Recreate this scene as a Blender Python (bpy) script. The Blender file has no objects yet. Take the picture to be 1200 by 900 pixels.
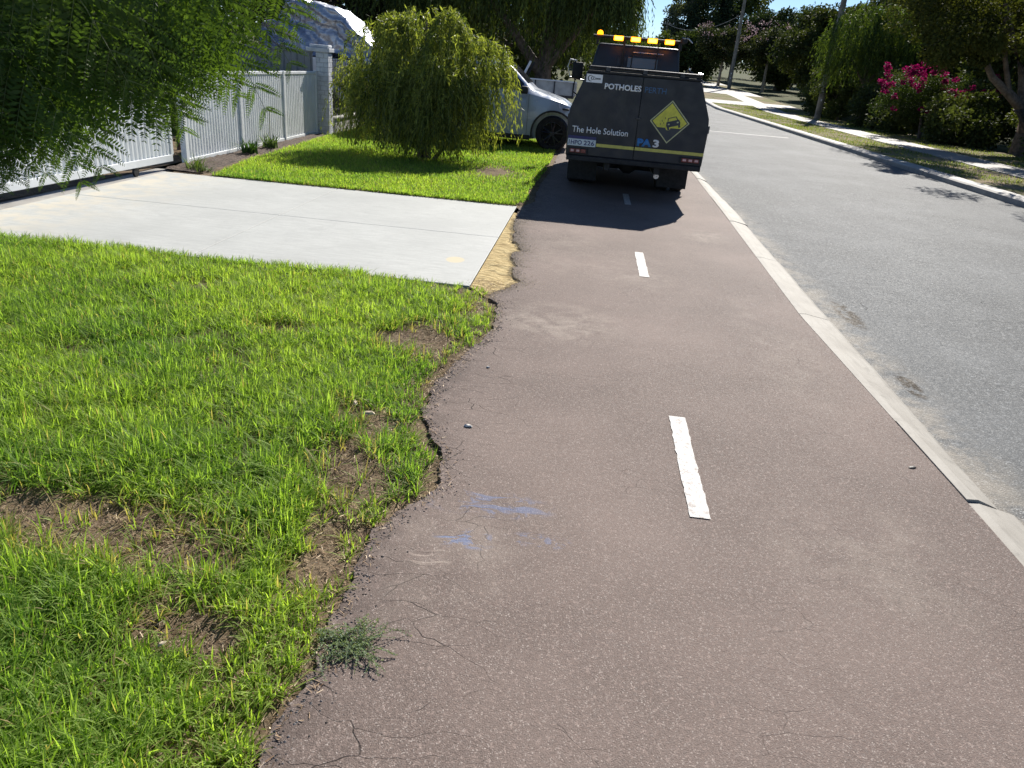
import bpy, bmesh, math, random
import numpy as np
from mathutils import Vector, Matrix
random.seed(7); rng = np.random.default_rng(11)
scene = bpy.context.scene
col = scene.collection
# ------------------------------------------------------------------ camera
YAW, PITCH, ROLL, CAMH = 0.0717, 0.40619, 0.08605, 1.6925
fw = Vector((-math.sin(YAW)*math.cos(PITCH), math.cos(YAW)*math.cos(PITCH), -math.sin(PITCH)))
rt = Vector((math.cos(YAW), math.sin(YAW), 0)); up = rt.cross(fw)
c_, s_ = math.cos(ROLL), math.sin(ROLL)
rt2 = rt*c_ + up*s_; up2 = up*c_ - rt*s_
cd = bpy.data.cameras.new('camera'); cam = bpy.data.objects.new('camera', cd); col.objects.link(cam)
cam.matrix_world = Matrix(((rt2.x, up2.x, -fw.x, 0), (rt2.y, up2.y, -fw.y, 0), (rt2.z, up2.z, -fw.z, CAMH), (0, 0, 0, 1)))
cd.sensor_width = 36; cd.lens = 36*869.58/1200; cd.clip_end = 2000; cd.clip_start = .02
scene.camera = cam
# ------------------------------------------------------------------ world, sun, exposure
SUN_AZ, SUN_EL = math.radians(17.5), math.radians(38.3)      # azimuth to the right of +Y
w = bpy.data.worlds.new('World'); scene.world = w; w.use_nodes = True
nt = w.node_tree; bg = nt.nodes['Background']
sky = nt.nodes.new('ShaderNodeTexSky'); sky.sky_type = 'NISHITA'; sky.sun_disc = False
sky.sun_elevation = SUN_EL; sky.sun_rotation = SUN_AZ; sky.air_density = 0.75; sky.dust_density = 0.0; sky.ozone_density = 4.0
nt.links.new(sky.outputs[0], bg.inputs[0]); bg.inputs[1].default_value = 0.065
sd = bpy.data.lights.new('sun', 'SUN'); sd.energy = 4.4; sd.angle = math.radians(.55); sd.color = (1, .95, .87)
sun = bpy.data.objects.new('sun', sd); col.objects.link(sun)
sv = Vector((math.sin(SUN_AZ)*math.cos(SUN_EL), math.cos(SUN_AZ)*math.cos(SUN_EL), math.sin(SUN_EL)))
sun.rotation_euler = sv.to_track_quat('Z', 'Y').to_euler(); sun.location = (20, 60, 60)
scene.view_settings.view_transform = 'Standard'; scene.view_settings.look = 'None'
scene.view_settings.exposure = 0.85; scene.view_settings.gamma = 1.0
scene.render.engine = 'CYCLES'
scene.cycles.max_bounces = 5; scene.cycles.diffuse_bounces = 3; scene.cycles.transparent_max_bounces = 8

# ------------------------------------------------------------------ material helpers
class N:
    def __init__(s, name):
        s.m = bpy.data.materials.new(name); s.m.use_nodes = True; s.t = s.m.node_tree; s.t.nodes.clear()
        s.out = s.t.nodes.new('ShaderNodeOutputMaterial')
    def n(s, typ, **kw):
        nd = s.t.nodes.new('ShaderNode'+typ)
        for k, v in kw.items():
            if k.startswith('_'): setattr(nd, k[1:], v)
            else:
                key = int(k[1:]) if k[0] == 'i' and k[1:].isdigit() else k.replace('_', ' ')
                if hasattr(v, 'is_output'): s.t.links.new(v, nd.inputs[key])
                else: nd.inputs[key].default_value = v
        return nd
    def coord(s): return s.n('TexCoord').outputs['Object']
    def geo(s): return s.n('NewGeometry').outputs['Position']
    def noise(s, vec, scale, detail=3, rough=.55, dist=0):
        return s.n('TexNoise', Vector=vec, Scale=scale, Detail=detail, Roughness=rough, Distortion=dist).outputs['Fac']
    def vor(s, vec, scale, feature='F1', out='Distance', rnd=1.0):
        return s.n('TexVoronoi', _feature=feature, Vector=vec, Scale=scale, Randomness=rnd).outputs[out]
    def ramp(s, fac, stops, interp='LINEAR'):
        nd = s.n('ValToRGB', Fac=fac); cr = nd.color_ramp; cr.interpolation = interp
        while len(cr.elements) < len(stops): cr.elements.new(.5)
        for e, (p, c) in zip(cr.elements, stops):
            e.position = p; e.color = (c, c, c, 1) if not hasattr(c, '__len__') else (*c, 1)
        return nd.outputs['Color']
    def mix(s, fac, a, b, blend='MIX'):
        nd = s.n('Mix', _data_type='RGBA', _blend_type=blend)
        for k, v in ((0, fac), (6, a), (7, b)):
            if hasattr(v, 'is_output'): s.t.links.new(v, nd.inputs[k])
            elif k == 0: nd.inputs[0].default_value = v
            else: nd.inputs[k].default_value = (*v, 1) if len(v) == 3 else v
        return nd.outputs[2]
    def math(s, op, a, b=0., c=None, clamp=False):
        nd = s.n('Math', _operation=op, _use_clamp=clamp)
        for i, v in enumerate((a, b) if c is None else (a, b, c)):
            if hasattr(v, 'is_output'): s.t.links.new(v, nd.inputs[i])
            else: nd.inputs[i].default_value = v
        return nd.outputs[0]
    def mapr(s, v, a, b, c=0., d=1., smooth=True):
        nd = s.n('MapRange', _interpolation_type='SMOOTHSTEP' if smooth else 'LINEAR', Value=v)
        for k, x in zip((1, 2, 3, 4), (a, b, c, d)): nd.inputs[k].default_value = x
        return nd.outputs[0]
    def sep(s, v):
        nd = s.n('SeparateXYZ', Vector=v); return nd.outputs
    def bump(s, h, strength, dist, prev=None):
        kw = dict(Height=h, Strength=strength, Distance=dist)
        if prev is not None: kw['Normal'] = prev
        return s.n('Bump', **kw).outputs[0]
    def principled(s, color, rough=.6, normal=None, **kw):
        p = s.n('BsdfPrincipled')
        for k, v in dict(Base_Color=color, Roughness=rough, Normal=normal, **kw).items():
            if v is None: continue
            key = k.replace('_', ' ')
            if hasattr(v, 'is_output'): s.t.links.new(v, p.inputs[key])
            else: p.inputs[key].default_value = (*v, 1) if hasattr(v, '__len__') and len(v) == 3 else v
        return p.outputs[0]
    def done(s, sh): s.t.links.new(sh, s.out.inputs['Surface']); return s.m

def simple(name, color, rough=.5, var=.12, scale=6., bumps=.1, bscale=60., bdist=.002, **kw):
    n = N(name); c = n.coord()
    f = n.noise(c, scale, 5, .6)
    lo = tuple(x*(1-var) for x in color); hi = tuple(min(1, x*(1+var)) for x in color)
    cc = n.mix(n.mapr(f, .35, .65), lo, hi)
    nm = n.bump(n.noise(c, bscale, 4), bumps, bdist) if bumps else None
    r = n.mapr(n.noise(c, scale*2.3, 4), .3, .7, max(.03, rough-.08), min(1, rough+.1))
    return n.done(n.principled(cc, r, nm, **kw))
M = {}
def attr_leaf(name, trans=.35, rough=.5, tint=(1.0, 1.1, .45), spec=.3, tmul=1.6):
    n = N(name); a = n.n('Attribute', _attribute_name='tint').outputs['Color']
    p = n.principled(a, rough, None, Specular_IOR_Level=spec)
    tc = n.mix(1.0, a, tuple(x*tmul for x in tint), 'MULTIPLY')
    t = n.n('BsdfTranslucent', Color=tc).outputs[0]
    return n.done(n.n('MixShader', i0=trans, i1=p, i2=t).outputs[0])
M['grass'] = attr_leaf('grass_blade', .5, .55, (1.05, 1.15, .42), .22, 1.9)
M['leaf'] = attr_leaf('leaf', .28, .65, (1.1, 1.15, .4), .18, 1.4)
M['leafdark'] = attr_leaf('leaf_dense', .24, .7, (1.1, 1.1, .45), .15, 1.5)
M['frond'] = attr_leaf('frond_leaflet', .45, .5, (1.12, 1.12, .42), .28, 1.8)
M['petal'] = attr_leaf('petal', .4, .6, (1.2, .9, 1.0), .2, 1.4)
M['straw'] = attr_leaf('straw', .1, .7, (1, 1, 1), .2, 1.0)
M['bark'] = simple('bark', (.13, .10, .08), .85, .35, 9, .6, 25, .02)
M['bark_pale'] = simple('bark_pale', (.24, .20, .16), .85, .3, 9, .5, 25, .02)
M['stem'] = simple('stem_green', (.10, .13, .04), .6, .2)
M['black'] = simple('black_body_paint', (.008, .010, .017), .45, .2, 3, .04, 40, .001)
M['blackmatt'] = simple('black_matt', (.012, .012, .014), .7, .3, 8, .2)
M['rubber'] = simple('tyre_rubber', (.014, .014, .015), .8, .3, 12, .3, 90)
M['darkmetal'] = simple('dark_metal', (.05, .05, .055), .45, .3, 9, .15, Metallic=.7)
M['silver'] = simple('silver_metal', (.55, .56, .58), .3, .1, 9, .05, Metallic=.9)
M['white_powder'] = simple('white_powdercoat', (.74, .76, .77), .42, .05, 3, .03)
M['greycolor'] = simple('grey_steel_sheet', (.22, .22, .225), .5, .08, 3, .04)
M['blackfence'] = simple('black_powdercoat', (.014, .015, .018), .35, .2)
M['carpaint'] = simple('pale_car_paint', (.37, .43, .53), .25, .03, 2, .0, Coat_Weight=.7, Coat_Roughness=.06)
M['cladding'] = simple('dark_cladding', (.02, .021, .023), .6, .2)
M['glass'] = simple('dark_tinted_glass', (.012, .016, .024), .06, .1, 2, 0, Specular_IOR_Level=.8)
M['rearglass'] = simple('cab_rear_glass', (.09, .105, .11), .12, .1, 2, 0, Specular_IOR_Level=.7)
M['lampglass'] = simple('lamp_glass', (.5, .52, .55), .1, .1, 5, 0, Specular_IOR_Level=.8)
M['redlens'] = simple('red_lens', (.16, .03, .03), .2, .2, 20, .1)
M['paleled'] = simple('pale_led_cluster', (.55, .33, .33), .25, .15, 50, .1)
M['yellow'] = simple('yellow_reflective', (.52, .47, .10), .45, .1, 20, .05)
M['signyellow'] = simple('sign_yellow', (.58, .54, .06), .45, .1, 20, .05)
M['signpale'] = simple('sign_border_pale', (.46, .46, .25), .45, .1, 20, .05)
M['decal_white'] = simple('white_decal', (.75, .75, .77), .5, .05)
M['decal_blue'] = simple('blue_decal', (.035, .17, .42), .5, .05)
M['decal_teal'] = simple('pale_blue_decal', (.03, .10, .22), .5, .05)
M['decal_dark'] = simple('dark_decal', (.03, .035, .045), .5, .05)
M['decal_navy'] = simple('navy_decal', (.03, .03, .12), .5, .05)
M['plate'] = simple('plate_white', (.52, .57, .60), .4, .06, 30)
M['copper'] = simple('silver_hull', (.6, .62, .64), .35, .1)
M['hull'] = simple('white_gelcoat', (.72, .74, .75), .3, .05)
M['mulch'] = simple('mulch', (.09, .065, .05), .95, .5, 30, .9, 60, .02)
M['limestone'] = simple('limestone', (.42, .41, .38), .85, .25, 5, .5, 30, .01)
M['paintedbrick'] = simple('painted_brick', (.55, .57, .60), .7, .12, 8, .4, 40, .004)
M['mortar'] = simple('mortar', (.42, .43, .45), .9, .1, 20, .4)
M['pole'] = simple('weathered_timber', (.20, .18, .15), .9, .3, 4, .6, 14, .02)
M['wire'] = simple('wire', (.12, .13, .14), .6, .1)
M['stone'] = simple('pale_pebble', (.62, .58, .52), .7, .15, 60)
M['brickwall'] = simple('dark_brick', (.11, .075, .065), .9, .3, 4, .4, 20, .01)
M['rooftile'] = simple('roof_tile', (.12, .08, .07), .8, .3, 4, .4, 10, .02)
M['traytrim'] = simple('trailer_steel', (.42, .42, .40), .5, .15, 4, .1)

n = N('amber_lamp'); M['amber'] = n.done(n.n('Emission', Color=(1, .30, .008, 1), Strength=2.6).outputs[0])
n = N('amber_core'); M['ambercore'] = n.done(n.n('Emission', Color=(1, .66, .07, 1), Strength=3.0).outputs[0])

def asphalt(name, base, dark, light, grain, path=False):
    n = N(name); p = n.geo()
    wp = n.n('VectorMath', _operation='ADD', i0=p, i1=n.n('VectorMath', _operation='SCALE', i0=n.n('TexNoise', Vector=p, Scale=3., Detail=3.).outputs['Color'], Scale=.25).outputs[0]).outputs[0]
    g1 = n.n('TexVoronoi', Vector=p, Scale=grain, Randomness=1.)
    gl = n.sep(g1.outputs['Color'])[0]
    g2 = n.n('TexVoronoi', Vector=p, Scale=grain*1.05, Randomness=1.)
    gl2 = n.sep(g2.outputs['Color'])[1]
    c = n.mix(n.mapr(gl, 0, 1), dark, base)
    c = n.mix(n.mapr(gl2, .84, .99), c, light)
    c = n.mix(n.mapr(g1.outputs['Distance'], .5, .85, 0, .75), c, tuple(x*.35 for x in base))
    # mid-size mottling so that the surface keeps its grain at a distance
    c = n.mix(n.mapr(n.noise(p, 70. if path else 34., 3, .8), .40, .60, 0, .5 if path else .7), c, tuple(x_*.52 for x_ in base))
    c = n.mix(n.mapr(n.noise(p, 48. if path else 26., 2, .8), .56, .68, 0, .4 if path else .75), c, tuple(x_*1.75 for x_ in base))
    # broad wear, stains
    c = n.mix(n.mapr(n.noise(p, .55, 5, .6), .35, .7, 0, .42), c, tuple(x*1.35 for x in base))
    c = n.mix(n.mapr(n.noise(p, 1.7, 6, .65), .55, .75, 0, .35), c, tuple(x*.62 for x in base))
    xyz = n.sep(p); x, y = xyz[0], xyz[1]
    # transverse fine cracks of an old surface
    mp = n.n('Mapping', Vector=wp); mp.inputs['Scale'].default_value = (1.0, 2.6, 1)
    cr = n.vor(mp.outputs[0], 3.4 if path else 1.6, 'DISTANCE_TO_EDGE')
    gate = n.mapr(n.noise(p, 1.9, 3), .5, .62)
    if path:
        left = n.mapr(x, -.5, .1, 1, .0)
        gate = n.math('MAXIMUM', n.math('MULTIPLY', gate, .38), n.math('MULTIPLY', left, n.mapr(n.noise(p, 2.7, 2), .42, .55)))
    else:
        gate = n.math('MULTIPLY', gate, .8)
    crack = n.math('MULTIPLY', n.mapr(cr, .0, .012 if path else .008, 1, 0), gate)
    c = n.mix(n.math('MULTIPLY', crack, .85), c, (.02, .017, .015))
    h = n.math('SUBTRACT', n.math('MULTIPLY', g1.outputs['Distance'], -1.), n.math('MULTIPLY', crack, 2.))
    if path:
        # pale dust fans and paint remnants that lie on the surface
        def blob(cx, cy, rx, ry):
            dx = n.math('DIVIDE', n.math('SUBTRACT', x, cx), rx); dy = n.math('DIVIDE', n.math('SUBTRACT', y, cy), ry)
            r2 = n.math('ADD', n.math('MULTIPLY', dx, dx), n.math('MULTIPLY', dy, dy))
            return n.mapr(r2, .05, 1., 1, 0)
        dust = n.mapr(n.noise(wp, 4., 5, .7), .38, .7)
        for b, k in (((-.05, 5.15, .55, .55), .55), ((.55, 6.9, .5, .9), .25), ((1.5, 5.2, .35, 1.6), .2), ((1.5, 9., .35, .5), .35), ((-.1, 7.6, .45, 1.5), .2), ((-.35, 2.2, .35, .5), .22), ((1.3, 2.6, .5, .6), .2)):
            c = n.mix(n.math('MULTIPLY', n.math('MULTIPLY', blob(*b), dust), k), c, (.42, .36, .30))
        bl = n.mapr(n.noise(wp, 14., 4, .7), .53, .62)
        st = n.n('Mapping', Vector=wp); st.inputs['Rotation'].default_value = (0, 0, .35); st.inputs['Scale'].default_value = (2, 13, 1)
        bl2 = n.mapr(n.noise(st.outputs[0], 1.6, 2), .56, .64)
        for b, k in (((-.3, 2.38, .14, .09), .5), ((-.02, 2.42, .16, .06), .3), ((-.25, 2.64, .34, .12), .35)):
            c = n.mix(n.math('MULTIPLY', n.math('MULTIPLY', blob(*b), n.math('MAXIMUM', n.math('MULTIPLY', bl, .8), bl2)), k), c, (.13, .24, .48))
        ws = n.n('Mapping', Vector=wp); ws.inputs['Rotation'].default_value = (0, 0, -.3); ws.inputs['Scale'].default_value = (3, 30, 1)
        c = n.mix(n.math('MULTIPLY', n.math('MULTIPLY', blob(-.41, 2.24, .1, .09), n.mapr(n.noise(ws.outputs[0], 1.3, 2), .55, .66)), .4), c, (.50, .42, .35))
        # damp, tarry edge where the soil meets the path
        c = n.mix(n.math('MULTIPLY', n.mapr(x, -.72, -.40, .55, 0), n.mapr(n.noise(p, 9., 4), .35, .6)), c, (.06, .045, .038))
    else:
        wt = n.n('Mapping', Vector=p); wt.inputs['Scale'].default_value = (1.3, .12, 1)
        c = n.mix(n.mapr(n.noise(wt.outputs[0], 1.0, 4), .42, .66, 0, .35), c, tuple(x_*.66 for x_ in base))
        for cx_, cy_, rx_, ry_ in ((2.36, 6.35, .10, .45), (2.28, 4.75, .07, .25)):
            dx = n.math('DIVIDE', n.math('SUBTRACT', x, cx_), rx_); dy = n.math('DIVIDE', n.math('SUBTRACT', y, cy_), ry_)
            r2 = n.math('ADD', n.math('MULTIPLY', dx, dx), n.math('MULTIPLY', dy, dy))
            c = n.mix(n.math('MULTIPLY', n.mapr(r2, .3, 1.1, 1, 0), n.mapr(n.noise(wp, 14., 4), .4, .5)), c, (.045, .035, .025))
        # sand washed against the concrete edge strip
        c = n.mix(n.math('MULTIPLY', n.mapr(x, 2.15, 2.5, .5, 0), n.mapr(n.noise(wp, 3.5, 5, .7), .38, .62)), c, (.40, .35, .28))
    nm = n.bump(h, .55, .0022 if path else .005)
    nm = n.bump(n.noise(p, 5., 4), .12, .01, nm)
    return n.done(n.principled(c, n.mapr(gl, 0, 1, .6, .95), nm, Specular_IOR_Level=.16))
M['path'] = asphalt('red_brown_asphalt', (.224, .173, .149), (.122, .092, .079), (.42, .36, .32), 250., True)
M['road'] = asphalt('grey_asphalt', (.165, .169, .169), (.075, .078, .078), (.42, .43, .42), 130.)

def concrete(name, a, b, scale=1.2, brush=None, lines=None):
    n = N(name); p = n.geo()
    c = n.mix(n.mapr(n.noise(p, scale, 6, .6), .3, .7), a, b)
    if not brush:
        dm = n.n('Mapping', Vector=p); dm.inputs['Rotation'].default_value = (0, 0, .9); dm.inputs['Scale'].default_value = (14, 2, 1)
        c = n.mix(n.mapr(n.noise(dm.outputs[0], 1.5, 4, .7), .45, .7, 0, .55), c, tuple(x_*.72 for x_ in a))
        c = n.mix(n.mapr(n.noise(p, 6., 5, .75), .55, .72, 0, .6), c, tuple(x_*.55 for x_ in a))
    c = n.mix(n.mapr(n.noise(p, 45., 3), .45, .7, 0, .25), c, tuple(x*.8 for x in a))
    c = n.mix(n.mapr(n.noise(p, 240., 2), .55, .7, 0, .35), c, tuple(x*.7 for x in a))
    h = n.noise(p, 160., 3)
    if brush:
        mp = n.n('Mapping', Vector=p); mp.inputs['Scale'].default_value = brush
        st = n.noise(mp.outputs[0], 3., 4); h = n.math('ADD', h, n.math('MULTIPLY', st, 1.5))
        c = n.mix(n.mapr(st, .35, .7, 0, .6), c, tuple(x*.84 for x in a))
        c = n.mix(n.mapr(n.noise(p, 3.2, 6, .7, 1.2), .5, .72, 0, .5), c, tuple(x*.84 for x in a))
        x, y = n.sep(p)[0], n.sep(p)[1]
        yl = n.mapr(n.math('ADD', n.math('POWER', n.math('DIVIDE', n.math('SUBTRACT', x, -1.09), .09), 2.), n.math('POWER', n.math('DIVIDE', n.math('SUBTRACT', y, 6.6), .12), 2.)), .6, 1.1, 1, 0)
        c = n.mix(n.math('MULTIPLY', yl, .6), c, (.62, .50, .27))
        # sand film near the gate and the lawn edge
        c = n.mix(n.math('MULTIPLY', n.mapr(x, -5.5, -4.2, .5, 0), n.mapr(n.noise(p, 5., 4), .4, .62)), c, (.60, .52, .38))
    nm = n.bump(h, .35, .002)
    return n.done(n.principled(c, .7, nm, Specular_IOR_Level=.35))
M['slab'] = concrete('new_concrete', (.425, .43, .405), (.50, .505, .475), .9, (1.2, 14, 1))
M['kerb'] = concrete('weathered_kerb_concrete', (.30, .275, .235), (.37, .345, .30), 2.5)
M['kerbdark'] = concrete('old_kerb_concrete', (.30, .285, .26), (.40, .38, .35), 2.5)
M['footpath'] = concrete('footpath_concrete', (.27, .255, .235), (.34, .32, .295), .8)

n = N('white_road_paint'); p = n.geo()
wear = n.mapr(n.noise(p, 30., 5, .75), .36, .50)
gr = n.vor(p, 190., 'F1')
cr = n.mapr(n.vor(n.n('Mapping', Vector=p, Scale=(1, 1.6, 1)).outputs[0], 13., 'DISTANCE_TO_EDGE'), 0, .018, 0, 1)
c = n.mix(n.math('MULTIPLY', wear, n.math('MULTIPLY', cr, n.mapr(gr, .4, .75, 1, .6))), (.24, .20, .18), (.56, .55, .52))
M['linepaint'] = n.done(n.principled(c, .6, n.bump(gr, .6, .002)))

n = N('lawn_soil'); p = n.geo()
c = n.mix(n.mapr(n.noise(p, 3.5, 6, .7), .35, .65), (.105, .072, .046), (.19, .14, .09))
c = n.mix(n.mapr(n.noise(p, 60., 5, .7), .45, .68, 0, .8), c, (.30, .235, .16))
c = n.mix(n.mapr(n.noise(p, 25., 4), .55, .7, 0, .8), c, (.045, .032, .02))
M['soil'] = n.done(n.principled(c, .95, n.bump(n.noise(p, 70., 6, .75), .9, .012), Specular_IOR_Level=.15))
n = N('yellow_sand'); p = n.geo()
mp = n.n('Mapping', Vector=p); mp.inputs['Rotation'].default_value = (0, 0, .35); mp.inputs['Scale'].default_value = (3, 14, 1)
st = n.noise(mp.outputs[0], 2.2, 4, .6, .6)
c = n.mix(n.mapr(st, .35, .62), (.36, .26, .12), (.58, .46, .24))
c = n.mix(n.mapr(n.noise(p, 90., 3), .5, .7, 0, .5), c, (.25, .18, .10))
M['sand'] = n.done(n.principled(c, .95, n.bump(st, .9, .03, n.bump(n.noise(p, 120., 3), .5, .004)), Specular_IOR_Level=.15))
n = N('rough_ground'); p = n.geo()
c = n.mix(n.mapr(n.noise(p, .45, 6, .65), .38, .62), (.045, .06, .02), (.09, .08, .04))
c = n.mix(n.mapr(n.noise(p, 9., 5, .7), .42, .66, 0, .6), c, (.075, .10, .025))
M['ground'] = n.done(n.principled(c, .95, n.bump(n.noise(p, 30., 5, .7), .8, .03), Specular_IOR_Level=.15))
n = N('verge_turf'); p = n.geo()
x = n.sep(p)[0]
c = n.mix(n.mapr(n.noise(p, .9, 6, .7), .42, .60), (.26, .20, .13), (.145, .165, .045))
c = n.mix(n.mapr(n.noise(p, 14., 5, .7), .42, .66, 0, .55), c, (.16, .13, .07))
M['verge'] = n.done(n.principled(c, .95, n.bump(n.noise(p, 30., 5, .7), .8, .03), Specular_IOR_Level=.15))
n = N('tarpaulin'); p = n.coord()
mp = n.n('Mapping', Vector=p); mp.inputs['Rotation'].default_value = (0, -.8, .2); mp.inputs['Scale'].default_value = (1., 1., 5.)
st = n.noise(mp.outputs[0], 1.6, 5, .6, .8)
c = n.mix(n.mapr(n.noise(p, 1.2, 4), .4, .6), (.30, .33, .42), (.50, .52, .58))
M['tarp'] = n.done(n.principled(c, .38, n.bump(st, .5, .05, n.bump(n.noise(p, 12., 4, .7), .5, .02)), Metallic=.7))

# ------------------------------------------------------------------ object helpers
def tag(o, label=None, cat=None, group=None, kind=None):
    if label: o['label'] = label
    if cat: o['category'] = cat
    if group: o['group'] = group
    if kind: o['kind'] = kind
    return o
def empty(name, loc=(0, 0, 0), rz=0):
    o = bpy.data.objects.new(name, None); col.objects.link(o); o.location = loc; o.rotation_euler = (0, 0, rz); return o
def adopt(o, parent):
    if parent is not None:
        o.parent = parent
        pm = Matrix.Translation(parent.location) if parent.parent is None else parent.matrix_world
        pw = world_of(parent); o.matrix_parent_inverse = pw.inverted()
    return o
def world_of(o):
    m = Matrix.LocRotScale(o.location, o.rotation_euler, o.scale)
    if o.parent is not None: m = world_of(o.parent) @ o.matrix_parent_inverse @ m
    return m
def link_mesh(name, me, mat, parent=None):
    o = bpy.data.objects.new(name, me); col.objects.link(o)
    if mat is not None:
        for mm in (mat if isinstance(mat, (list, tuple)) else [mat]): me.materials.append(mm)
    return adopt(o, parent)
class MB:
    def __init__(s): s.v = []; s.f = []
    def add(s, vs, fs):
        k = len(s.v); s.v += [tuple(v) for v in vs]; s.f += [tuple(i+k for i in f) for f in fs]; return s
    def box(s, x0, x1, y0, y1, z0, z1):
        return s.add([(x0, y0, z0), (x1, y0, z0), (x1, y1, z0), (x0, y1, z0), (x0, y0, z1), (x1, y0, z1), (x1, y1, z1), (x0, y1, z1)],
                     [(3, 2, 1, 0), (4, 5, 6, 7), (0, 1, 5, 4), (1, 2, 6, 5), (2, 3, 7, 6), (3, 0, 4, 7)])
    def prism(s, poly, axis, a, b):
        # poly: ccw list; axis 'y': (x,z), 'x': (y,z), 'z': (x,y)
        def P(q, t): return (q[0], t, q[1]) if axis == 'y' else (t, q[0], q[1]) if axis == 'x' else (q[0], q[1], t)
        n_ = len(poly); vs = [P(q, a) for q in poly]+[P(q, b) for q in poly]
        fs = [tuple(range(n_)), tuple(range(2*n_-1, n_-1, -1))]+[(i, i+n_, (i+1) % n_+n_, (i+1) % n_) for i in range(n_)]
        return s.add(vs, fs)
    def tube(s, pts, rad, seg=8, cap=True):
        pts = [Vector(p) for p in pts]
        if not hasattr(rad, '__len__'): rad = [rad]*len(pts)
        vs = []; fs = []
        for i, p in enumerate(pts):
            d = (pts[min(i+1, len(pts)-1)]-pts[max(i-1, 0)]).normalized()
            a = d.orthogonal() if abs(d.z) > .9 else Vector((-d.y, d.x, 0))
            a.normalize(); b = d.cross(a)
            for k in range(seg):
                t = 2*math.pi*k/seg; vs.append(p+(a*math.cos(t)+b*math.sin(t))*rad[i])
        for i in range(len(pts)-1):
            for k in range(seg):
                k2 = (k+1) % seg; fs.append((i*seg+k, i*seg+k2, (i+1)*seg+k2, (i+1)*seg+k))
        if cap: fs += [tuple(range(seg-1, -1, -1)), tuple((len(pts)-1)*seg+k for k in range(seg))]
        return s.add(vs, fs)
    def lathe(s, prof, c, axis='x', seg=24):
        # prof: list of (r, t) ; axis direction
        vs = []; fs = []; n_ = len(prof)
        for k in range(seg):
            a = 2*math.pi*k/seg
            for r, t in prof:
                u, v = r*math.cos(a), r*math.sin(a)
                q = (t, u, v) if axis == 'x' else (u, t, v) if axis == 'y' else (u, v, t)
                vs.append((c[0]+q[0], c[1]+q[1], c[2]+q[2]))
        for k in range(seg):
            k2 = (k+1) % seg
            for i in range(n_-1): fs.append((k*n_+i, k*n_+i+1, k2*n_+i+1, k2*n_+i))
        return s.add(vs, fs)
    def build(s, name, mat, parent=None, bevel=0, smooth=False, seg=2):
        me = bpy.data.meshes.new(name); me.from_pydata(s.v, [], s.f)
        bm = bmesh.new(); bm.from_mesh(me)
        bmesh.ops.recalc_face_normals(bm, faces=bm.faces[:])
        if bevel:
            es = [e for e in bm.edges if len(e.link_faces) == 2 and e.calc_face_angle(0) > .5]
            bmesh.ops.bevel(bm, geom=es, offset=bevel, segments=seg, profile=.5, affect='EDGES', clamp_overlap=True)
        bm.to_mesh(me); bm.free()
        if smooth:
            me.polygons.foreach_set('use_smooth', [True]*len(me.polygons))
            try: me.set_sharp_from_angle(angle=math.radians(40))
            except Exception: pass
        return link_mesh(name, me, mat, parent)
def bx(name, mat, parent, x0, x1, y0, y1, z0, z1, bevel=.004):
    return MB().box(x0, x1, y0, y1, z0, z1).build(name, mat, parent, bevel)
def npmesh(name, V, F, mat, parent=None, tint=None, smooth=False):
    """V (n,3); F list of int arrays (m,k)"""
    me = bpy.data.meshes.new(name); V = np.asarray(V, np.float32)
    me.vertices.add(len(V)); me.vertices.foreach_set('co', V.ravel())
    loops = np.concatenate([f.ravel() for f in F]).astype(np.int32)
    tot = np.concatenate([np.full(len(f), f.shape[1]) for f in F]); st = np.concatenate([[0], np.cumsum(tot)[:-1]]).astype(np.int32)
    me.loops.add(len(loops)); me.loops.foreach_set('vertex_index', loops)
    me.polygons.add(len(tot)); me.polygons.foreach_set('loop_start', st)
    me.update(calc_edges=True)
    me.polygons.foreach_set('use_smooth', np.full(len(tot), bool(smooth)))
    if tint is not None:
        a = me.color_attributes.new('tint', 'FLOAT_COLOR', 'POINT')
        c4 = np.ones((len(V), 4), np.float32); c4[:, :3] = tint; a.data.foreach_set('color', c4.ravel())
    return link_mesh(name, me, mat, parent)
def vnoise(x, y, seed=0):
    xi = np.floor(x).astype(np.int64); yi = np.floor(y).astype(np.int64); fx = x-xi; fy = y-yi
    fx = fx*fx*(3-2*fx); fy = fy*fy*(3-2*fy)
    def h(a, b):
        k = (a*374761393+b*668265263+seed*1274126177) & 0x7fffffff
        k = ((k ^ (k >> 13))*1274126177) & 0x7fffffff
        return ((k ^ (k >> 16)) & 0xffff)/65535.
    return (h(xi, yi)*(1-fx)+h(xi+1, yi)*fx)*(1-fy)+(h(xi, yi+1)*(1-fx)+h(xi+1, yi+1)*fx)*fy
def fbm(x, y, seed=0, o=4):
    s = 0; a = .5
    for k in range(o): s = s+a*vnoise(x*2**k, y*2**k, seed+k*17); a *= .5
    return s/(1-.5**o)
def gz(y): return np.where(np.asarray(y) > 55, .03*(np.asarray(y)-55), 0.)

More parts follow.
